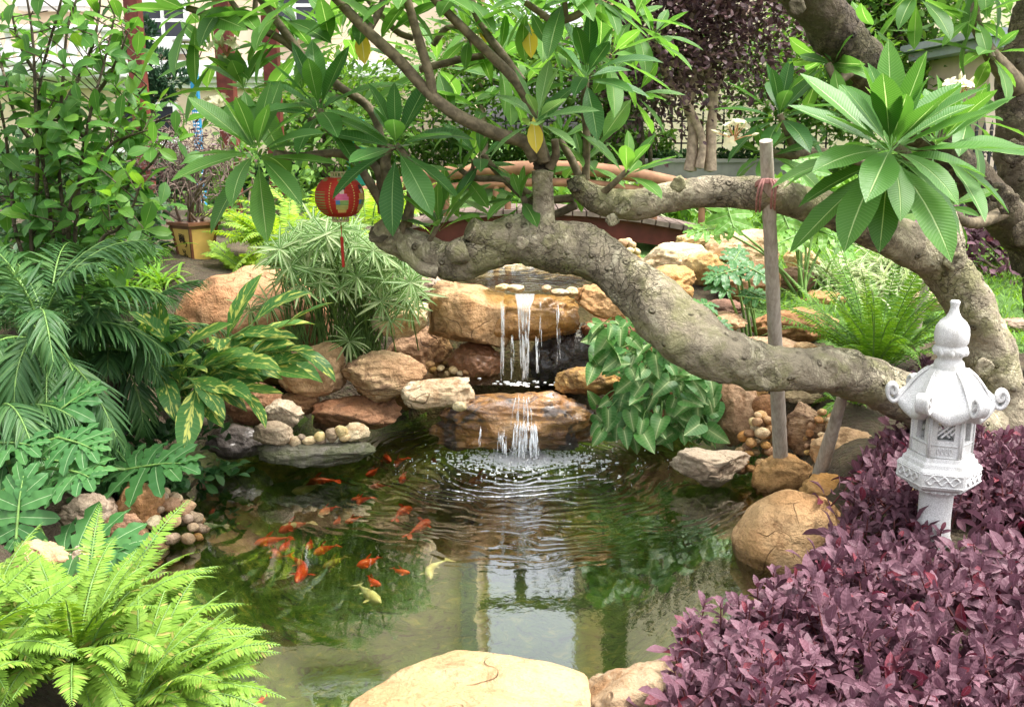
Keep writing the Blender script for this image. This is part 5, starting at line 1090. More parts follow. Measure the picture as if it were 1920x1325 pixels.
ginger('shell ginger with long yellow-striped leaves hanging over the left rocks', [(330,770,470,610,5.0,9),(340,770,430,640,5.1,8),(350,770,520,620,4.95,9),(340,770,545,655,4.9,9),(330,770,500,690,4.85,9),(320,770,420,680,4.8,9),(310,770,330,660,5.0,8),(300,770,290,670,5.0,7),(330,780,440,730,4.75,8),(340,730,400,650,5.3,7),(320,760,370,720,4.7,8),(300,770,300,690,4.75,7)], 31)
# cut-leaf philodendrons
LOBE = [leaf_t(.38, 10, .12, d, .5, .45, 0, 4, .3, 7, s) for d, s in ((.25, 0), (.6, 1), (.45, 2))]
def philo_leaf(mb, st, root, c, tipdir, up, L, rng, n=6, mat=None):
    """one deeply cut leaf: lobes of graded length set along a curved midrib"""
    y = nrm(tipdir); x = nrm(np.cross(y, up)); z = np.cross(x, y); 
    tube(st, [root, (root+c)/2+np.array([0, 0, .06]), c], [.011, .009, .007], 6, 12)
    tube(st, [c, c+y*L*.5, c+y*L*.85-z*L*.06], [.006, .004, .002], 5, 8)
    for sg in (-1, 1):
        for k in range(n):
            f = k/(n-1); pos = c+y*L*(.02+.68*f)-z*L*.05*f*f; a = radians(150-128*f**.85); l = L*(.42+.2*sin(pi*min(1, f*1.1)))*(1 if f > .1 else .8)*rng.uniform(.92, 1.08)
            d = x*sg*sin(a)+y*cos(a)+z*rng.uniform(-.06, .12); T = LOBE[rng.integers(3)]
            batch(mb, T, frames(d[None], (z+rng.normal(size=3)*.08)[None]), (pos-d*l*.06)[None], np.array([[l*1.0, l, l]]))
    T = LOBE[0]; batch(mb, T, frames((y-z*.15)[None], z[None]), (c+y*L*.5)[None], np.array([[L*.5]*3]))
def philo(label, root, leaves, mat, seed):
    rng = np.random.default_rng(seed); t = thing('philodendron', label, 'plant', root); mb = MB(); st = MB()
    for (x, y, Y, tx, ty, tY, L, up) in leaves:
        c = P(x, y, Y); L = L*.88; philo_leaf(mb, st, np.array(root)+rng.normal(size=3)*.03, c, P(tx, ty, tY)-c, np.array(up, float), L, rng)
    mb.build('leaves', M[mat], t); st.build('stalks', M['green_stem'], t)
U = (0, -.45, .9)
philo('large grey-green cut-leaf philodendron over the left bank', at(40, 980, 3.9), [(235,880,4.1,420,850,4.0,.4,U),(95,1035,3.45,330,1010,3.3,.46,(0,-.6,.8)),(75,800,4.0,165,725,4.1,.33,U),(150,870,3.9,10,850,3.9,.34,U),(120,880,3.7,215,900,3.4,.32,U),(40,760,4.1,-20,700,4.2,.3,U),(20,910,3.7,-60,960,3.6,.33,U),(185,905,4.2,300,830,4.3,.32,U),(30,1010,3.5,40,890,3.6,.32,(0,-.8,.6)),(110,820,3.8,220,850,3.6,.3,U),(-10,830,3.8,60,830,3.7,.3,U)], 'philo', 41)
philo('grey-green cut-leaf philodendron on the right rock pile', at(1420, 590, 6.1), [(1385,505,6.0,1300,525,5.9,.26,U),(1375,490,6.1,1400,450,6.3,.22,(0,-.8,.6)),(1400,500,6.0,1450,525,5.9,.22,U),(1330,570,5.8,1260,575,5.7,.24,U),(1365,545,5.9,1330,520,6.0,.2,U),(1400,545,6.0,1440,560,5.9,.2,U),(1340,600,5.6,1375,625,5.5,.15,U)], 'philo', 42)
philo('tall light green philodendron on long pale stalks behind the pole', at(1500, 560, 6.7), [(1375,425,6.8,1360,375,6.9,.36,(0,-.9,.5)),(1350,430,6.9,1290,430,6.8,.3,U),(1480,430,6.8,1460,380,6.9,.34,(0,-.9,.4)),(1510,425,6.9,1560,440,6.8,.34,U),(1530,410,6.8,1545,360,7.0,.34,(0,-.9,.4)),(1495,440,6.7,1450,460,6.6,.28,U),(1555,440,6.9,1600,470,6.9,.3,U),(1500,345,7.6,1520,310,7.7,.4,(0,-.9,.4))], 'philo_light', 43)
# umbrella papyrus
def papyrus(label, n, seed):
    rng = np.random.default_rng(seed); b = P(625, 640, 5.75); t = thing('umbrella_papyrus', label, 'plant', (b[0], b[1], hz(b[0], b[1]))); st = MB(); lv = MB(); T = [leaf_t(.1, 5, .3, d, .4, .6) for d in (.2, .6, 1.0)]; L = Leaves(T, rng)
    heads = [(528,448),(560,430),(600,455),(640,430),(575,475),(615,490),(660,470),(690,500),(545,500),(520,480),(670,520),(715,520),(640,540),(600,530),(740,540),(760,560),(700,470),(720,490),(660,430),(620,420),(540,460),(585,500),(680,545),(650,500),(705,545),(770,530),(780,548),(565,455),(612,440),(635,465),(590,418),(695,525),(745,505)]
    heads += [(rng.uniform(510, 770), 0) for _ in range(n-len(heads))]
    for i, (x, y) in enumerate(heads):
        if not y: y = 440+.28*abs(x-600)+rng.uniform(-20, 95)
        Y = 5.55+rng.uniform(-.15, .35); h = P(x, y, Y); r = P(rng.uniform(570, 705), 0, 5.8+rng.uniform(-.1, .15)); r[2] = .42
        tube(st, [r, r*.45+h*.55+[0, 0, .06], h], [.0055, .005, .004], 4, 8, cap=False); ax = nrm((h-r)+np.array([rng.normal()*.15, -.55+rng.normal()*.15, .1]))
        b1 = nrm(np.cross(ax, [.3, .9, .1])); b2 = np.cross(ax, b1); k = rng.integers(15, 21)
        for j in range(k):
            a = j*2.4; al = radians(rng.uniform(62, 100)); d = ax*cos(al)+(b1*cos(a)+b2*sin(a))*sin(al); L.put(h, d, ax, rng.uniform(.11, .19))
    for i, (x, y, Y) in enumerate(((655,640,5.5),(1,0,0),(505,570,5.6),(470,580,5.6),(730,600,5.5),(770,575,5.6))):
        if Y:
            h = P(x, y, Y); ax = nrm(np.array([0, -.5, 1]))
            for j in range(18): a = j*2.4; L.put(h, nrm(np.array([cos(a), -.3, sin(a)*.8+.1])), ax, rng.uniform(.1, .16))
            tube(st, [h, h+[.02, .2, -.3]], [.004, .004], 4, 5, cap=False)
    for i in range(90):
        x = rng.uniform(540, 720); a = P(x, rng.uniform(640, 665), 5.7); tube(st, [a, a+np.array([rng.uniform(-.12, .12), .05, rng.uniform(.25, .5)])], [.005, .003], 4, 5, cap=False)
    L.out(lv); lv.build('bracts', M['papyrus'], t); st.build('stems', M['papyrus_stem'], t)
papyrus('clump of umbrella papyrus with pale star-shaped heads left of the fall', 66, 51)
# arrowhead vine
def heart_t(droop, fold=.25):
    o = [(0, .0), (.12, -.17), (.25, -.2), (.36, -.08), (.39, .12), (.36, .34), (.27, .58), (.14, .82), (.005, 1)]
    o = catmull([(x, y, 0) for x, y in o], 17)[:, :2]; V = []; UV = []
    for x, y in o:
        for u in (-1, -.5, 0, .5, 1):
            yy = y if abs(u) > .2 else max(y, 0.02*(1-abs(u))) ; yy = y*abs(u)+max(y, .0)*(1-abs(u)); a = droop*yy; V.append((x*u, yy*cos(a*.5), fold*abs(x*u)-yy*sin(a*.5))); UV.append((u/2*min(1, x/.3)+.5, max(yy, 0)))
    Fq = [[i*5+j, i*5+j+1, (i+1)*5+j+1, (i+1)*5+j] for i in range(len(o)-1) for j in range(4)]
    return np.array(V), np.array(Fq), np.array(UV)
def syngonium(label, seed):
    rng = np.random.default_rng(seed); b = P(1230, 790, 5.1); t = thing('arrowhead_vine', label, 'vine', (b[0], b[1], .05)); st = MB(); lv = MB(); L = Leaves([heart_t(.3), heart_t(.7), heart_t(.5, .4)], rng)
    pts = []
    for _ in range(4000):
        if len(pts) > 135: break
        x, y = rng.uniform(1100, 1345), rng.uniform(596, 812)
        lim = 1110+max(0, (y-690))*.1; 
        if x < lim or x > 1345 or y < 600+max(0, x-1190)*.75 or (x < 1160 and y > 690 and y < 750): continue
        if all((x-a)**2+(y-c)**2 > 14**2 for a, c in pts): pts.append((x, y))
    for x, y in pts:
        Y = rng.uniform(4.95, 5.3)-(y-700)*.0006; h = P(x, y, Y); root = P(1235+(x-1235)*.5, 700+(y-700)*.6, 5.35); tube(st, [root, (root+h)/2+[0, -.03, .05], h], [.005, .004, .003], 4, 8, cap=False)
        d = nrm(np.array([rng.normal()*.7-.1, -.6+rng.normal()*.3, -.55+rng.normal()*.45])); L.put(h, d, nrm(np.array([0, -.8, .75])+rng.normal(size=3)*.4), rng.uniform(.075, .14))
    L.out(lv); lv.build('leaves', M['syngonium'], t); st.build('stems', M['green_stem'], t)
syngonium('arrowhead vine with pale-veined leaves hanging to the water right of the fall', 61)
# strappy striped grass clumps
def strappy(label, spots, n, L, mat, seed, wid=.045, name='striped_grass', group=None):
    rng = np.random.default_rng(seed); x, y, Y = spots[0]; t = thing(name, label, 'grass clump', at(x, y, Y), group); mb = MB(); T = [leaf_t(wid, 7, .4, d, .4, .35) for d in (.9, 1.5, 2.1)]; Lv = Leaves(T, rng)
    for (x, y, Y) in spots:
        b = at(x, y, Y)
        for i in range(n): a = rng.uniform(0, 2*pi); d = np.array([cos(a)*.55, sin(a)*.55, rng.uniform(.5, 1.3)]); Lv.put(b+rng.normal(size=3)*[.05, .05, 0], d, np.array([-cos(a), -sin(a), .4]), L*rng.uniform(.6, 1.1))
    Lv.out(mb); mb.build('blades', M[mat], t)
strappy('pale striped lily-turf clumps on the right behind the tall stalks', [(1560,560,7.0),(1600,545,7.2),(1640,560,7.0),(1680,560,6.9),(1620,580,6.7),(1570,530,7.4),(1660,530,7.4),(1700,535,7.3)], 70, .42, 'liriope', 71)
strappy('tall pale strappy plants on the lawn beyond the footbridge', [(1090,320,11.5),(1140,318,11.8),(1200,318,11.6),(1230,320,12),(1160,325,11),(700,335,11.4),(760,335,11.8),(1260,322,11.6)], 60, .75, 'liriope', 72, .05)
strappy('green strappy clumps in front of the low grey wall', [(1330,330,12),(1400,335,12.4),(1470,335,12.2),(1520,345,11.5),(1560,360,11)], 55, .55, 'grass', 73, .08)
strappy('dark green strappy plants on the slope between palm and flower pot', [(250,525,6.2),(300,505,6.4),(215,510,6.6),(260,490,6.9),(180,540,6.3)], 46, .34, 'fern_mid', 75, .06)
strappy('tuft of thin grass growing between the two front boulders', [(1098,1312,2.62)], 50, .1, 'grass', 74, .05)
# purple bed
def purple_bed():
    poly = [PZ(x, y, .34)[:2] for x, y in [(1260,1180),(1320,1092),(1440,1065),(1560,1010),(1585,930),(1600,880),(1680,840),(1730,825),(1800,850),(2050,830),(2150,1330),(1900,1560),(1270,1560),(1245,1300)]]; poly = np.array(poly)
    rng = np.random.default_rng(81); T = [leaf_t(w, 5, f, d, .48, .75, .08, 2, .1, 4) for w, f, d in ((.42, .3, .4), (.38, .4, .7), (.45, .2, .2), (.4, .5, .9))]; L = Leaves(T, rng); st = MB(); lv = MB()
    lo, hi = poly.min(0), poly.max(0); N = 0
    while N < 960:
        x, y = rng.uniform(lo, hi); d = float(sdist(poly, np.array([x]), np.array([y]))[0])
        if d > 0: continue
        cx, cy = P(1768, 900, 3.5)[:2]; dl = math.hypot(x-cx, y-cy)
        if dl < .1 or (dl < .3 and y < cy and rng.random() < .4): continue
        N += 1; g = hz(x, y); h = np.interp(y, [2.2, 3.4, 3.8, 4.3], [.36, .36, .47, .6])-.1*(1-min(1, -d/.2))+.05*fbm((x*4, y*4, 0))+rng.uniform(-.07, .05)
        if dl < .4 and y < cy+.05: h = min(h, .3)
        e = float(sm(-d/.4)); h = h*e+(g+.12+rng.uniform(-.03, .05))*(1-e) if y > 2.9 else h; top = np.array([x, y, max(h, g+.1)]); lean = np.array([rng.normal()*.1, rng.normal()*.1-.02, 0]); b = np.array([x, y, g])-lean*.6
        tube(st, [b, (b+top)/2, top], [.004, .0035, .002], 4, 5, cap=False); ax = nrm(top-b+lean); b1 = nrm(np.cross(ax, [.3, .9, .1])); b2 = np.cross(ax, b1); ph = rng.uniform(0, 6)
        for k in range(6):
            for s in (0, pi):
                a = ph+k*1.65+s; al = radians(22+15*k+rng.normal()*9); dd = ax*cos(al)+(b1*cos(a)+b2*sin(a))*sin(al); p = top-ax*(.006+.026*k*min(1, .4+.2*k))
                if p[2] < g+.02: continue
                L.put(p, dd, ax*sin(al)-(b1*cos(a)+b2*sin(a))*cos(al)+np.array([0, 0, .3]), (.04+.01*min(k, 4))*rng.uniform(.8, 1.25))
    t = thing('purple_shrub_bed', 'low bed of purple-leaved shrubs filling the lower right corner', 'shrub bed', (1.4, 3.0, .2))
    L.out(lv); o = lv.build('leaves', M['purple'], t); st.build('stems', plain('maroon_stem', (.12, .03, .03), .6), t)
purple_bed()
# leafy shrubs
def bush(label, c, r, n, leaf, mat, seed, W=.5, name='shrub', cat='shrub', trunk=True, group=None, hollow=.55, up=.3, stems=7):
    rng = np.random.default_rng(seed); c = np.array(c, float); r = np.array(r, float); gz = hz(c[0], c[1]); t = thing(name, label, cat, (c[0], c[1], gz), group); lv = MB(); L = Leaves([leaf_t(W, 4, .25, d, .55, .8, .08) for d in (.2, .6, .9)], rng)
    cl = [rnd_dir(rng)*rng.uniform(hollow, 1)**.5 for _ in range(max(8, n//28))]
    for i in range(n):
        q = cl[rng.integers(len(cl))]+rng.normal(size=3)*.16; p = c+q*r; d = nrm(q/np.linalg.norm(q)*.7+rng.normal(size=3)*.6+np.array([0, 0, up])); L.put(p, d, nrm(np.array([0, -.3, 1])+rng.normal(size=3)*.4), leaf*rng.uniform(.7, 1.2))
    L.out(lv); lv.build('crown', M[mat], t)
    if trunk:
        m = MB(); b = np.array([c[0], c[1], gz-.05])
        for k in range(stems): e = c+cl[k % len(cl)]*r*.85; tube(m, [b+rng.normal(size=3)*.03, (b+e)/2+rng.normal(size=3)*r*.12, e], [.018, .012, .006], 6, 8)
        m.build('stems', M['twig'], t)
def left_shrub():
    rng = np.random.default_rng(91); t = thing('broadleaf_shrub', 'tall broad-leaved green shrub filling the upper left', 'shrub', at(120, 560, 5.4)); st = MB(); lv = MB(); L = Leaves([leaf_t(w, 6, f, d, .6, .75, .1, 2, .06, 4) for w, f, d in ((.46, .2, .3), (.5, .3, .6), (.42, .15, .15), (.48, .35, .9))], rng)
    b0 = at(110, 560, 5.5)
    stems = [[(60,470),(70,330),(66,180),(60,60),(40,-60)],[(100,470),(80,300),(75,160),(110,20),(130,-60)],[(120,470),(110,300),(118,150),(130,40),(170,-60)],[(150,470),(165,380),(205,300),(235,210),(275,160)],[(140,470),(150,330),(160,260),(175,190),(195,120),(215,30)],[(40,470),(20,330),(5,220),(-20,120)],[(170,460),(215,380),(250,340),(290,300),(320,250)],[(90,470),(50,400),(20,380),(-20,360)],[(180,470),(220,430),(245,395),(262,350)],[(130,400),(180,320),(210,270),(290,240)],[(130,470),(100,400),(150,350),(240,330)],[(100,300),(40,240),(10,150),(-10,60)],[(120,200),(160,120),(180,60),(190,-20)],[(80,160),(40,90),(20,20)],[(200,300),(235,260),(262,245),(320,215)],[(160,260),(120,230),(60,220)],[(60,460),(90,440),(160,420),(220,440)],[(170,190),(200,150),(225,100),(240,60)]]
    for si, s in enumerate(stems):
        Y = 5.4+rng.uniform(-.35, .35); pts = [P(x, y, Y+rng.uniform(-.08, .08)) for x, y in s]
        if s[0][1] > 390: pts = [b0+rng.normal(size=3)*[.1, .1, 0]]+pts
        n = 8*len(s); p, T = tube(st, pts, np.linspace(.013, .005, len(pts)), 6, n)
        for i in range(4, n):
            for _ in range(1 if i % 2 else 0):
                a = rng.uniform(0, 6.3); side = nrm(np.cross(T[i], rnd_dir(rng))); e = p[i]+side*rng.uniform(.04, .2)+[0, 0, rng.uniform(0, .08)]; tube(st, [p[i], e], [.004, .003], 4, cap=False)
                if p[i][2] > 1.95 and rng.random() < .4: continue
                k = rng.integers(3, 6); ax = nrm(e-p[i]+np.array([0, -.05, .12])); b1 = nrm(np.cross(ax, [.3, .9, .1])); b2 = np.cross(ax, b1)
                for j in range(k):
                    an = j*2.4+a; al = radians(35+55*j/k+rng.normal()*8); pr = b1*cos(an)+b2*sin(an); L.put(e-ax*.02*j, ax*cos(al)+pr*sin(al), ax*sin(al)-pr*cos(al)+np.array([0, -.2, .5]), rng.uniform(.1, .17))
    L.out(lv); lv.build('leaves', M['shrub'], t); st.build('stems', M['bark_dark'], t)
left_shrub()
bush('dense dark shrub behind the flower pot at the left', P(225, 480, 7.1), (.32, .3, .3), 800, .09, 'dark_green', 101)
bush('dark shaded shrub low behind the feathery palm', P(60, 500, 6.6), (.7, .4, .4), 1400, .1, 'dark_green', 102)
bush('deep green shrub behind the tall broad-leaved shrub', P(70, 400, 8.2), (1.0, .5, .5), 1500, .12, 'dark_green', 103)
bush('mid-green shrub right of the flower pot under the pergola', P(470, 380, 8.6), (.5, .4, .45), 900, .09, 'far_green', 104)
bush('maroon-leaved round bush on the lawn at the right', P(1900, 470, 7.6), (.62, .5, .36), 1900, .085, 'purple', 105, .55)
bush('low maroon bush behind the white lantern at the trunk foot', P(1650, 690, 5.2)+[.25, .2, -.15], (.16, .16, .16), 160, .06, 'purple', 106)
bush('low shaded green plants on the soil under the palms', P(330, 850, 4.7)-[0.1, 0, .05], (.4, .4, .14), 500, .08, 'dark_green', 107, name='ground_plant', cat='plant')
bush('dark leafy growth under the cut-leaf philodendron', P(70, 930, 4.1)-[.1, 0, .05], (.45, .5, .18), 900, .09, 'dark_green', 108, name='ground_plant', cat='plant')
bush('leafy green edge plants at the foot of the arrowhead vine', P(1290, 815, 5.05), (.12, .1, .05), 40, .09, 'syngonium', 109, name='ground_plant', cat='plant', trunk=False)
# ------------------------------------------------------------------ trees beyond the lawn
def far_tree(name, label, cr, n, leaf, mat, seed, trunks, bark, W=.5, clumps=60, twigs=True):
    rng = np.random.default_rng(seed); b0 = P(*trunks[0][0][:2], trunks[0][0][3]); b0[2] = hz(b0[0], b0[1]); t = thing(name, label, 'tree', b0); m = MB(); lv = MB(); L = Leaves([leaf_t(W, 3, .2, d, .55, .8) for d in (.2, .7)], rng)
    for i, tr in enumerate(trunks): px_tube(m, tr, len(tr)*6, 10, .14, 5, seed+i, .8, tree=False)
    cs = []
    for (px, py, Y, rx, ry, rz) in cr:
        c = P(px, py, Y); r = np.array([rx, ry, rz])
        k = max(6, int(clumps*rx*rz/2)); e = [c+rnd_dir(rng)*r*rng.uniform(.35, 1)**.5 for _ in range(k)]; cs += e
    if twigs:
        tips = [P(*tr[-1][:2], tr[-1][3]) for tr in trunks]
        for e in cs[::2]: s = tips[int(np.argmin([np.linalg.norm(e-q) for q in tips]))]; tube(m, [s, (s+e)/2+rng.normal(size=3)*.15, e], [.05, .03, .012], 5, 8, cap=False)
    m.build('trunk', M[bark], t); sz = np.array([.34, .34, .17])*(1 if clumps >= 60 else 1.4)
    for i in range(n):
        c = cs[rng.integers(len(cs))]; p = c+rng.normal(size=3)*sz; d = nrm(p-c+rng.normal(size=3)*.3+[0, 0, .1]); L.put(p, d, nrm(np.array([0, 0, 1])+rng.normal(size=3)*.45), leaf*rng.uniform(.7, 1.25))
    L.out(lv); lv.build('crown', M[mat], t)
Y = 12.8
far_tree('maroon_tree', 'dark maroon-leaved tree with several pale twisted stems before the fence', [(1310,40,Y,1.0,.9,.8),(1240,120,Y-.3,.55,.6,.4),(1370,90,Y,.6,.6,.5),(1290,-90,Y,1.2,1,.7),(1400,-40,Y,.7,.7,.6),(1245,20,Y,.6,.6,.5)], 10500, .1, 'purple_tree', 201,
         [[(1294,320,12,Y),(1300,250,10,Y),(1293,190,9,Y),(1310,130,11,Y),(1300,50,8,Y)],[(1332,320,12,Y),(1333,250,10,Y),(1338,190,9,Y),(1330,120,10,Y),(1350,30,7,Y)],[(1312,315,8,Y-.1),(1316,260,7,Y-.1),(1285,190,8,Y-.1),(1255,150,6,Y)],[(1300,230,8,Y),(1280,180,7,Y),(1278,120,6,Y)],[(1330,200,9,Y),(1350,150,7,Y),(1380,90,5,Y)]], 'bark_pale', .5, 46)
far_tree('green_tree', 'bright leafy green tree beyond the maroon tree at upper right', [(1690,60,17,1.4,1,.9),(1600,120,17,.8,.8,.6),(1750,130,17,.9,.8,.5),(1680,-60,17,1.6,1,.8),(1640,170,16.5,.8,.6,.4)], 12000, .15, 'far_green', 202, [[(1690,310,16,17),(1690,200,13,17),(1680,100,10,17),(1690,0,7,17)]], 'bark_dark', .5, 34)
far_tree('green_tree', 'airy young green tree in front of the fence, centre back', [(880,170,15.2,.8,.6,.5),(960,110,15.2,.7,.6,.5),(900,60,15.2,.9,.6,.5)], 4200, .13, 'far_green', 203, [[(905,330,9,15.2),(908,250,7,15.2),(900,160,6,15.2),(930,80,4,15.2)]], 'bark_pale', .45, 26)
far_tree('green_tree', 'shaded green tree by the pergola, between the two left posts', [(600,200,14,.6,.5,.6),(660,170,14.4,.5,.5,.4),(560,260,13.6,.4,.4,.4)], 3600, .13, 'far_green', 204, [[(610,340,8,14),(612,270,7,14),(605,190,5,14)]], 'bark_dark', .45, 34)
far_tree('purple_leaf_tree', 'slim stems of a dark-leaved young tree left of the maroon tree', [(1215,190,14.5,.5,.4,.3),(1185,150,14.5,.4,.4,.3)], 1300, .11, 'purple_tree', 205, [[(1203,325,6,14.5),(1203,250,5,14.5),(1195,180,4,14.5)],[(1220,325,5,14.5),(1220,250,4,14.5),(1232,180,3,14.5)]], 'bark_dark', .45, 40)
far_tree('green_tree', 'light green shrubby tree before the cream wall, right of the maroon tree', [(1470,190,15.4,.7,.5,.5),(1540,150,15.4,.6,.5,.5),(1440,120,15.6,.5,.4,.4),(1580,230,15.4,.6,.4,.3)], 4200, .13, 'far_green', 206, [[(1490,330,8,15.4),(1492,260,6,15.4),(1488,190,5,15.4)]], 'bark_dark', .45, 34)
far_tree('green_tree', 'light green shrubby tree before the fence, left of the maroon tree', [(1130,200,15.2,.6,.5,.5),(1180,110,15.2,.6,.5,.5),(1080,150,15.2,.5,.4,.4)], 3400, .13, 'far_green', 207, [[(1140,330,8,15.2),(1138,260,6,15.2),(1136,190,5,15.2)]], 'bark_dark', .45, 34)
# cloud-pruned juniper beside the pergola
def juniper():
    rng = np.random.default_rng(211); Y = 10.4; t = thing('juniper', 'cloud-pruned juniper with flat dark pads beside the pergola post', 'tree', at(275, 330, Y)); m = MB(); px_tube(m, [(282,360,9,Y),(276,260,8,Y),(284,200,7,Y),(272,150,6,Y),(268,90,5,Y),(262,50,4,Y)], 30, 8, .1, 8, 3, tree=False); lv = MB(); L = Leaves([leaf_t(.3, 2, .2, .3)], rng)
    for (px, py, rx, rz) in ((290,115,34,20),(322,146,38,13),(262,55,26,20),(282,160,26,14),(262,95,24,14),(305,180,26,9)):
        c = P(px, py, Y-.1); mm = mpp(py, Y); tube(m, [P(274, py+15, Y), c], [.025, .012], 6, 6)
        for i in range(420): q = rnd_dir(rng)*rng.uniform(.4, 1)**.4; p = c+q*np.array([rx*mm, rx*mm*.8, rz*mm]); L.put(p, nrm(q+np.array([0, 0, .6])+rng.normal(size=3)*.5), rnd_dir(rng), rng.uniform(.05, .09))
    m.build('trunk', M['bark_dark'], t); L.out(lv); lv.build('crown', M['juniper'], t)
juniper()
def hedge(label, x0, x1, Y, z1, n, mat, seed, leaf=.09, dep=.3):
    rng = np.random.default_rng(seed); a, b = X_at(x0, 300, Y), X_at(x1, 300, Y); g = hz((a+b)/2, Y); mb = MB(); L = Leaves([leaf_t(.5, 3, .2, d, .55, .8) for d in (.2, .6)], rng)
    for i in range(n): p = np.array([rng.uniform(a, b), Y+rng.uniform(-dep, dep), g+(z1-g)*rng.uniform(0, 1)**.6]); L.put(p, nrm(rng.normal(size=3)+[0, -.3, .4]), nrm(np.array([0, -.5, 1])+rng.normal(size=3)*.4), leaf*rng.uniform(.7, 1.2))
    L.out(mb); tag(mb.build('hedge', M[mat]), label, 'hedge')
hedge('clipped dark green hedge on the low grey wall under the fence', 1180, 1560, 16.0, P(1300, 284, 16)[2], 4200, 'dark_green', 221)
hedge('low light green hedge along the fence left of the footbridge', 560, 900, 15.4, P(700, 318, 15.4)[2], 3600, 'far_green', 222)
hedge('loose green shrubbery along the fence behind the right trunks', 1560, 1800, 14.5, P(1700, 285, 14.5)[2], 3600, 'far_green', 223, .11)
hedge('dark green planting along the foot of the peach house', -60, 560, 13.5, P(200, 300, 13.5)[2], 5200, 'dark_green', 224, .13, .5)
hedge('bright leafy border plants between lawn and footbridge', 960, 1300, 11.2, P(1100, 352, 11.2)[2], 1800, 'fern_mid', 225, .12, .3)
hedge('bright leafy plants beyond the upper limb at the bamboo pole', 1440, 1640, 9.6, P(1500, 345, 9.6)[2], 1500, 'fern_mid', 226, .13, .3)
hedge('loose pale green bushes in front of the fence behind the footbridge', 900, 1260, 16.1, P(1000, 248, 16.1)[2], 3200, 'far_green', 227, .12, .3)
hedge('leafy light green bushes in front of the fence by the teal barrel', 690, 890, 16.0, P(800, 250, 16)[2], 1600, 'far_green', 228, .12, .3)
# ------------------------------------------------------------------ falling water, splash, koi
def water_ribbon_mat(name, white, k):
    n = NT(name); uv = n.n('UVMap'); mp = n.n('Mapping', i0=uv); mp.inputs['Scale'].default_value = (16, 1.6, 1)
    nz = n.noise(mp, 2.6, 4, .65, .4); a = n.math('ADD', n.math('MULTIPLY', n.step(nz, .46, .62), white), k, clamp=True)
    pr = n.n('BsdfPrincipled', Base_Color=(.95, .96, 1.0), Roughness=.08, Normal=n.n('Bump', Strength=.6, Distance=.01, Height=nz)); pr.inputs['Specular IOR Level'].default_value = .8
    return n.out(n.n('MixShader', i0=a, i1=n.n('BsdfTransparent', Color=(.95, .95, .93, 1)), i2=pr))
M['fall'] = water_ribbon_mat('falling_water', .6, .03)
def strand_mat():
    n = NT('water_threads'); uv = n.n('UVMap'); tc = n.n('TexCoord').outputs['Object']; mp = n.n('Mapping', i0=tc); mp.inputs['Scale'].default_value = (60, 20, 9)
    nz = n.noise(mp, 1.0, 4, .7); pr = n.n('BsdfPrincipled', Base_Color=(.9, .93, .97), Roughness=.1); pr.inputs['Specular IOR Level'].default_value = .9
    return n.out(n.n('MixShader', i0=n.math('MULTIPLY', n.step(nz, .4, .66), .6), i1=n.n('BsdfTransparent', Color=(1, 1, 1, 1)), i2=pr))
M['strand'] = strand_mat()
M['foam'] = plain('white_foam', (.95, .96, .97), .3, .6, .03, 40, .2)
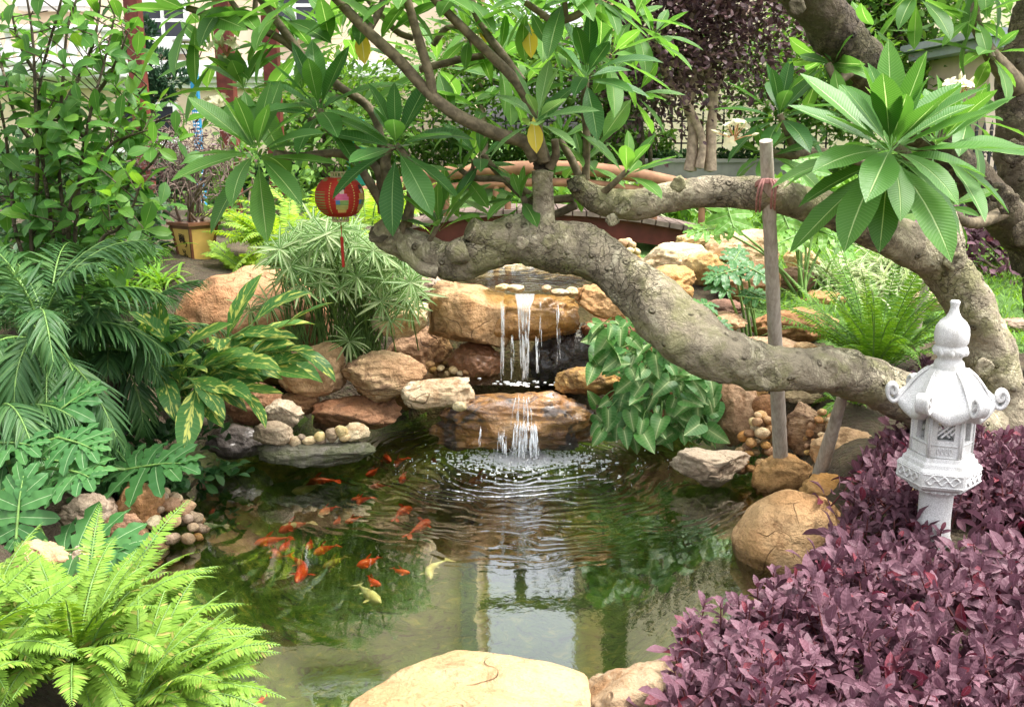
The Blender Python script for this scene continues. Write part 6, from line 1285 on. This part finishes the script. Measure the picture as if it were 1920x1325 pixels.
def streams():
    t = thing('waterfall', 'thin white veils of water falling from the lip rock to the middle pool', 'waterfall', P(980, 710, 5.62))
    def rib(mb, pts, w, Y, seg=16, thick=.25):           # pts (px,py,halfwidth px)
        q = catmull([(x, y, h) for x, y, h in pts], seg); V = []; UV = []
        for i, (x, y, h) in enumerate(q):
            f = i/(seg-1); Yy = Y-.14*sin(min(1, f*1.5)*pi/2); mm = mpp(y, Yy); c = P(x, y, Yy)
            for k in range(12): a = k*2*pi/12; V.append(c+np.array([cos(a)*h*mm, sin(a)*h*mm*thick, 0])); UV.append((k/12*(x*.013+1), f*2+x*.1))
        idx = np.arange(seg*12).reshape(seg, 12); Q = np.stack([idx[:-1], np.roll(idx[:-1], -1, 1), np.roll(idx[1:], -1, 1), idx[1:]], -1).reshape(-1, 4); mb.add(V, Q, UV)
    mb = MB(); rib(mb, [(984,551,19),(984,558,18),(983,572,14),(982,590,8),(981,604,4)], 1, 5.66, 16, .12); mb.build('stream', M['fall'], t)
    t2 = thing('waterfall', 'short white fall spilling over the streaked cascade rock into the pond', 'waterfall', P(985, 850, 4.95))
    rng = np.random.default_rng(15)
    def strands(mb, xa, xb, ya, yb, n, Y, spread):       # many thin falling threads
        for i in range(n):
            x = rng.uniform(xa, xb); x2 = (xa+xb)/2+(x-(xa+xb)/2)*spread+rng.normal()*2; y0 = ya+rng.uniform(-4, 10); y1 = yb-rng.uniform(0, 1)**2*22; w = rng.uniform(.5, 1.7)
            ys = np.linspace(y0, y1, 6); tube(mb, [P(x+(x2-x)*f**.7+rng.normal()*.5, y, Y-.07*math.sqrt(max(f, 0))) for f, y in zip(np.linspace(0, 1, 6), ys)], np.array([.3, .8, .8, 1.1, .8, .4])*w*mpp(830, Y), 5, 10)
    for xa, xb, ya, yb, n, Y in ((966,1006,792,860,60,5.03), (934,950,808,854,14,5.0), (900,905,800,838,3,5.0), (968,992,742,800,12,5.06)):
        mb = MB(); strands(mb, xa, xb, ya, yb, n, Y, 1.35 if ya > 780 else 1.6); mb.build('stream', M['strand'], t2)
    for xa, xb, ya, yb, n in ((970,996,572,716,16), (939,945,556,716,5), (1003,1012,630,700,5), (955,963,630,716,4), (1042,1047,566,690,3), (1011,1015,560,650,2)):
        mb = MB(); strands(mb, xa, xb, ya, yb, n, 5.6, .5 if n == 16 else 1.3); mb.build('stream', M['strand'], t)
    rng = np.random.default_rng(5); mb = MB(); V, Fc = ico(1)
    for i in range(620):
        r = abs(rng.normal())*.26+.02; a = rng.uniform(0, 2*pi); s = rng.uniform(.0016, .0045)*(1.5 if r < .25 else 1); z = abs(rng.normal())*.06*np.exp(-r*2)+.004 if rng.random() < .6 else .003
        mb.add(V*s+SPL+np.array([cos(a)*r*1.25, sin(a)*r*.9, z]), Fc)
    tag(mb.build('spray', M['foam']), 'white drops of spray around the foot of the cascade', 'spray', kind='stuff')
    mb = MB()
    for i in range(1700):                              # broken foam lying on the water where the fall strikes
        r = abs(rng.normal())*.15; a = rng.uniform(0, 2*pi); w = rng.uniform(.002, .009); V2, F2 = ico(1)
        mb.add(V2*np.array([w*rng.uniform(1, 2.2), w*.8, .004+.012*max(0, .12-r)/.12])+SPL+np.array([cos(a)*r*1.35, sin(a)*r*.7-.03, .001]), F2)
    c2 = P(970, 716, 5.55); c2[2] = .337
    for i in range(60): r = abs(rng.normal())*.09; a = rng.uniform(0, 6.3); w = rng.uniform(.003, .009); V2, F2 = ico(1); mb.add(V2*np.array([w*2, w*.6, .004])+c2+np.array([cos(a)*r*1.6, sin(a)*r*.5, 0]), F2)
    tag(mb.build('foam', M['foam']), 'white broken foam where the water strikes the pools', 'foam', kind='stuff')
streams()
def koi_mat(name, a, b, thr):
    n = NT(name); tc = n.n('TexCoord').outputs['Object']; rnd = n.n('ObjectInfo').outputs['Random']
    v = n.n('VectorMath', _operation='ADD', i0=tc, i1=n.n('CombineXYZ', i0=n.math('MULTIPLY', rnd, 20.0)).outputs[0]).outputs[0]
    col = n.mix(n.step(n.noise(v, 16, 2), thr, thr+.05), a, b); return n.out(n.n('BsdfPrincipled', Base_Color=col, Roughness=.35))
M['koi_red'] = koi_mat('orange_red_koi', (.62, .04, .01), (.72, .08, .015), .5)
M['koi_mix'] = koi_mat('orange_white_koi', (.66, .05, .012), (.75, .58, .4), .52)
M['koi_white'] = koi_mat('pale_koi', (.62, .5, .3), (.7, .62, .42), .5)
M['koi_dull'] = koi_mat('dull_gold_koi', (.2, .15, .04), (.3, .22, .06), .5)
M['koi_grey'] = koi_mat('grey_koi', (.3, .3, .27), (.5, .5, .46), .5)
def koi(label, x0, y0, x1, y1, mat, z, fat, bend):
    a, b = PZ(x0, y0, z), PZ(x1, y1, z); L = np.linalg.norm(b-a); d = (b-a)/L; s = np.array([-d[1], d[0], 0]); L = max(L, .06); mb = MB()
    t = np.linspace(0, 1, 22); w = np.interp(t, [0, .04, .15, .35, .6, .8, .9, 1], [.012, .05, .1, .12, .085, .04, .028, .02])*L*fat*min(1, (.15/L)**.6); off = bend*L*.12*np.sin(t*pi*1.3-.4)
    c = a+d*(t*L*.82)[:, None]+s*off[:, None]; T = nrm(np.gradient(c, axis=0)); Sd = nrm(np.cross([0, 0, 1.0], T)); V = []
    for i in range(22):
        for k in range(12): an = k*pi/6; V.append(c[i]+Sd[i]*cos(an)*w[i]+np.array([0, 0, 1])*sin(an)*w[i]*1.15)
    idx = np.arange(22*12).reshape(22, 12); Q = np.stack([idx[:-1], np.roll(idx[:-1], -1, 1), np.roll(idx[1:], -1, 1), idx[1:]], -1).reshape(-1, 4); mb.add(V, Q)
    mb.add(np.vstack([V[:12], [a-d*.004]]), [[k, 12, (k+1) % 12] for k in range(12)])
    FT = leaf_t(.55, 4, .1, .2, .7, .7)
    for sg, ang, at_, l in ((1, .35, .98, .24), (-1, .35, .98, .24), (1, 1.05, .27, .16), (-1, 1.05, .27, .16), (1, 1.0, .62, .09), (-1, 1.0, .62, .09)):
        i = int(at_*21); dd = T[i]*cos(ang)+Sd[i]*sg*sin(ang)-np.array([0, 0, .15]); batch(mb, FT, frames(dd[None], np.array([[.3*sg, 0, 1.0]])), (c[i]+Sd[i]*sg*w[i]*.6)[None], np.array([l*L]))
    mb2 = leaf_t(.3, 4, 0, .2, .5, .7); batch(mb, mb2, frames((T[9]*.9+np.array([0, 0, .6]))[None], Sd[9][None]), (c[7]+[0, 0, w[7]*1.05])[None], np.array([.26*L]))
    tag(mb.build('koi', M[mat]), label, 'fish', 'koi in the pond')
K = [('orange-red koi nearest the slate slab corner', 731,865,721,846,'koi_red'),('orange-red koi just right of the one by the slate slab', 741,873,767,855,'koi_red'),('small red koi left of the cascade foot', 818,866,806,856,'koi_red'),('orange koi below the slate slab corner', 687,891,714,875,'koi_red'),('white-tailed koi with a red head left of the cascade ripples', 751,904,764,880,'koi_mix'),
 ('long orange koi swimming left under the slate slab', 572,907,640,898,'koi_red'),('long cream koi beside the long orange one', 548,922,610,906,'koi_white'),('dim orange koi below the slate slab corner group', 695,912,733,909,'koi_red'),('dim red koi in the close pair, upper one', 659,937,684,927,'koi_red'),('bright red koi in the close pair, lower one', 669,945,702,929,'koi_red'),
 ('red koi left of the close pair', 598,963,637,947,'koi_red'),('small red koi between three others in the left shoal', 626,982,641,966,'koi_red'),('orange koi right of the small red one in the left shoal', 647,979,681,967,'koi_red'),('bright orange koi nearest the ripples, upper of two', 772,952,733,974,'koi_red'),('large bright orange koi nearest the ripples, lower of two', 806,976,760,1005,'koi_red'),
 ('orange and white koi above the big red group', 522,996,592,975,'koi_mix'),('long red koi heading left at the edge of the group', 477,1019,552,1005,'koi_red'),('red koi pointing down under the long red one', 527,1047,503,1018,'koi_red'),('red koi crossing just below the long red one', 525,1031,549,1008,'koi_red'),('small red koi alone right of the crossing ones', 576,1029,586,1008,'koi_red'),('long orange koi right of the biggest red koi', 588,1038,638,1019,'koi_red'),
 ('biggest red koi, swimming toward the viewer', 560,1090,546,1030,'koi_red'),('dull olive-gold koi right of the biggest red one', 605,1063,656,1040,'koi_dull'),('slim orange koi above the cream one', 670,1060,719,1042,'koi_red'),('orange koi with a dark tail right of the cream one', 768,1074,729,1064,'koi_red'),('small orange koi above the cream one', 713,1097,684,1076,'koi_red'),('cream-gold koi with an orange tail, nearest the viewer', 713,1130,664,1090,'koi_white'),
 ('pale ghostly koi left of the sky reflection', 803,1084,838,1042,'koi_white'),('dim red koi in front of the cascade', 880,904,922,883,'koi_red'),('red koi at the left bank under the cut leaf', 394,914,354,902,'koi_red'),('tiny red koi right of the pebble heap', 392,962,405,950,'koi_red'),('grey-white koi beside the pebble heap', 358,988,430,984,'koi_grey'),('pale slim koi between the pebble heap and the shoal', 440,936,474,944,'koi_grey'),('dim orange koi at the bottom near the fern tips', 480,1318,505,1300,'koi_red')]
rk = np.random.default_rng(7)
for k in K: koi(*k, -(.05+.07*rk.random()) if 'dim' not in k[0] else -.16, rk.uniform(.85, 1.15), rk.uniform(-1, 1))
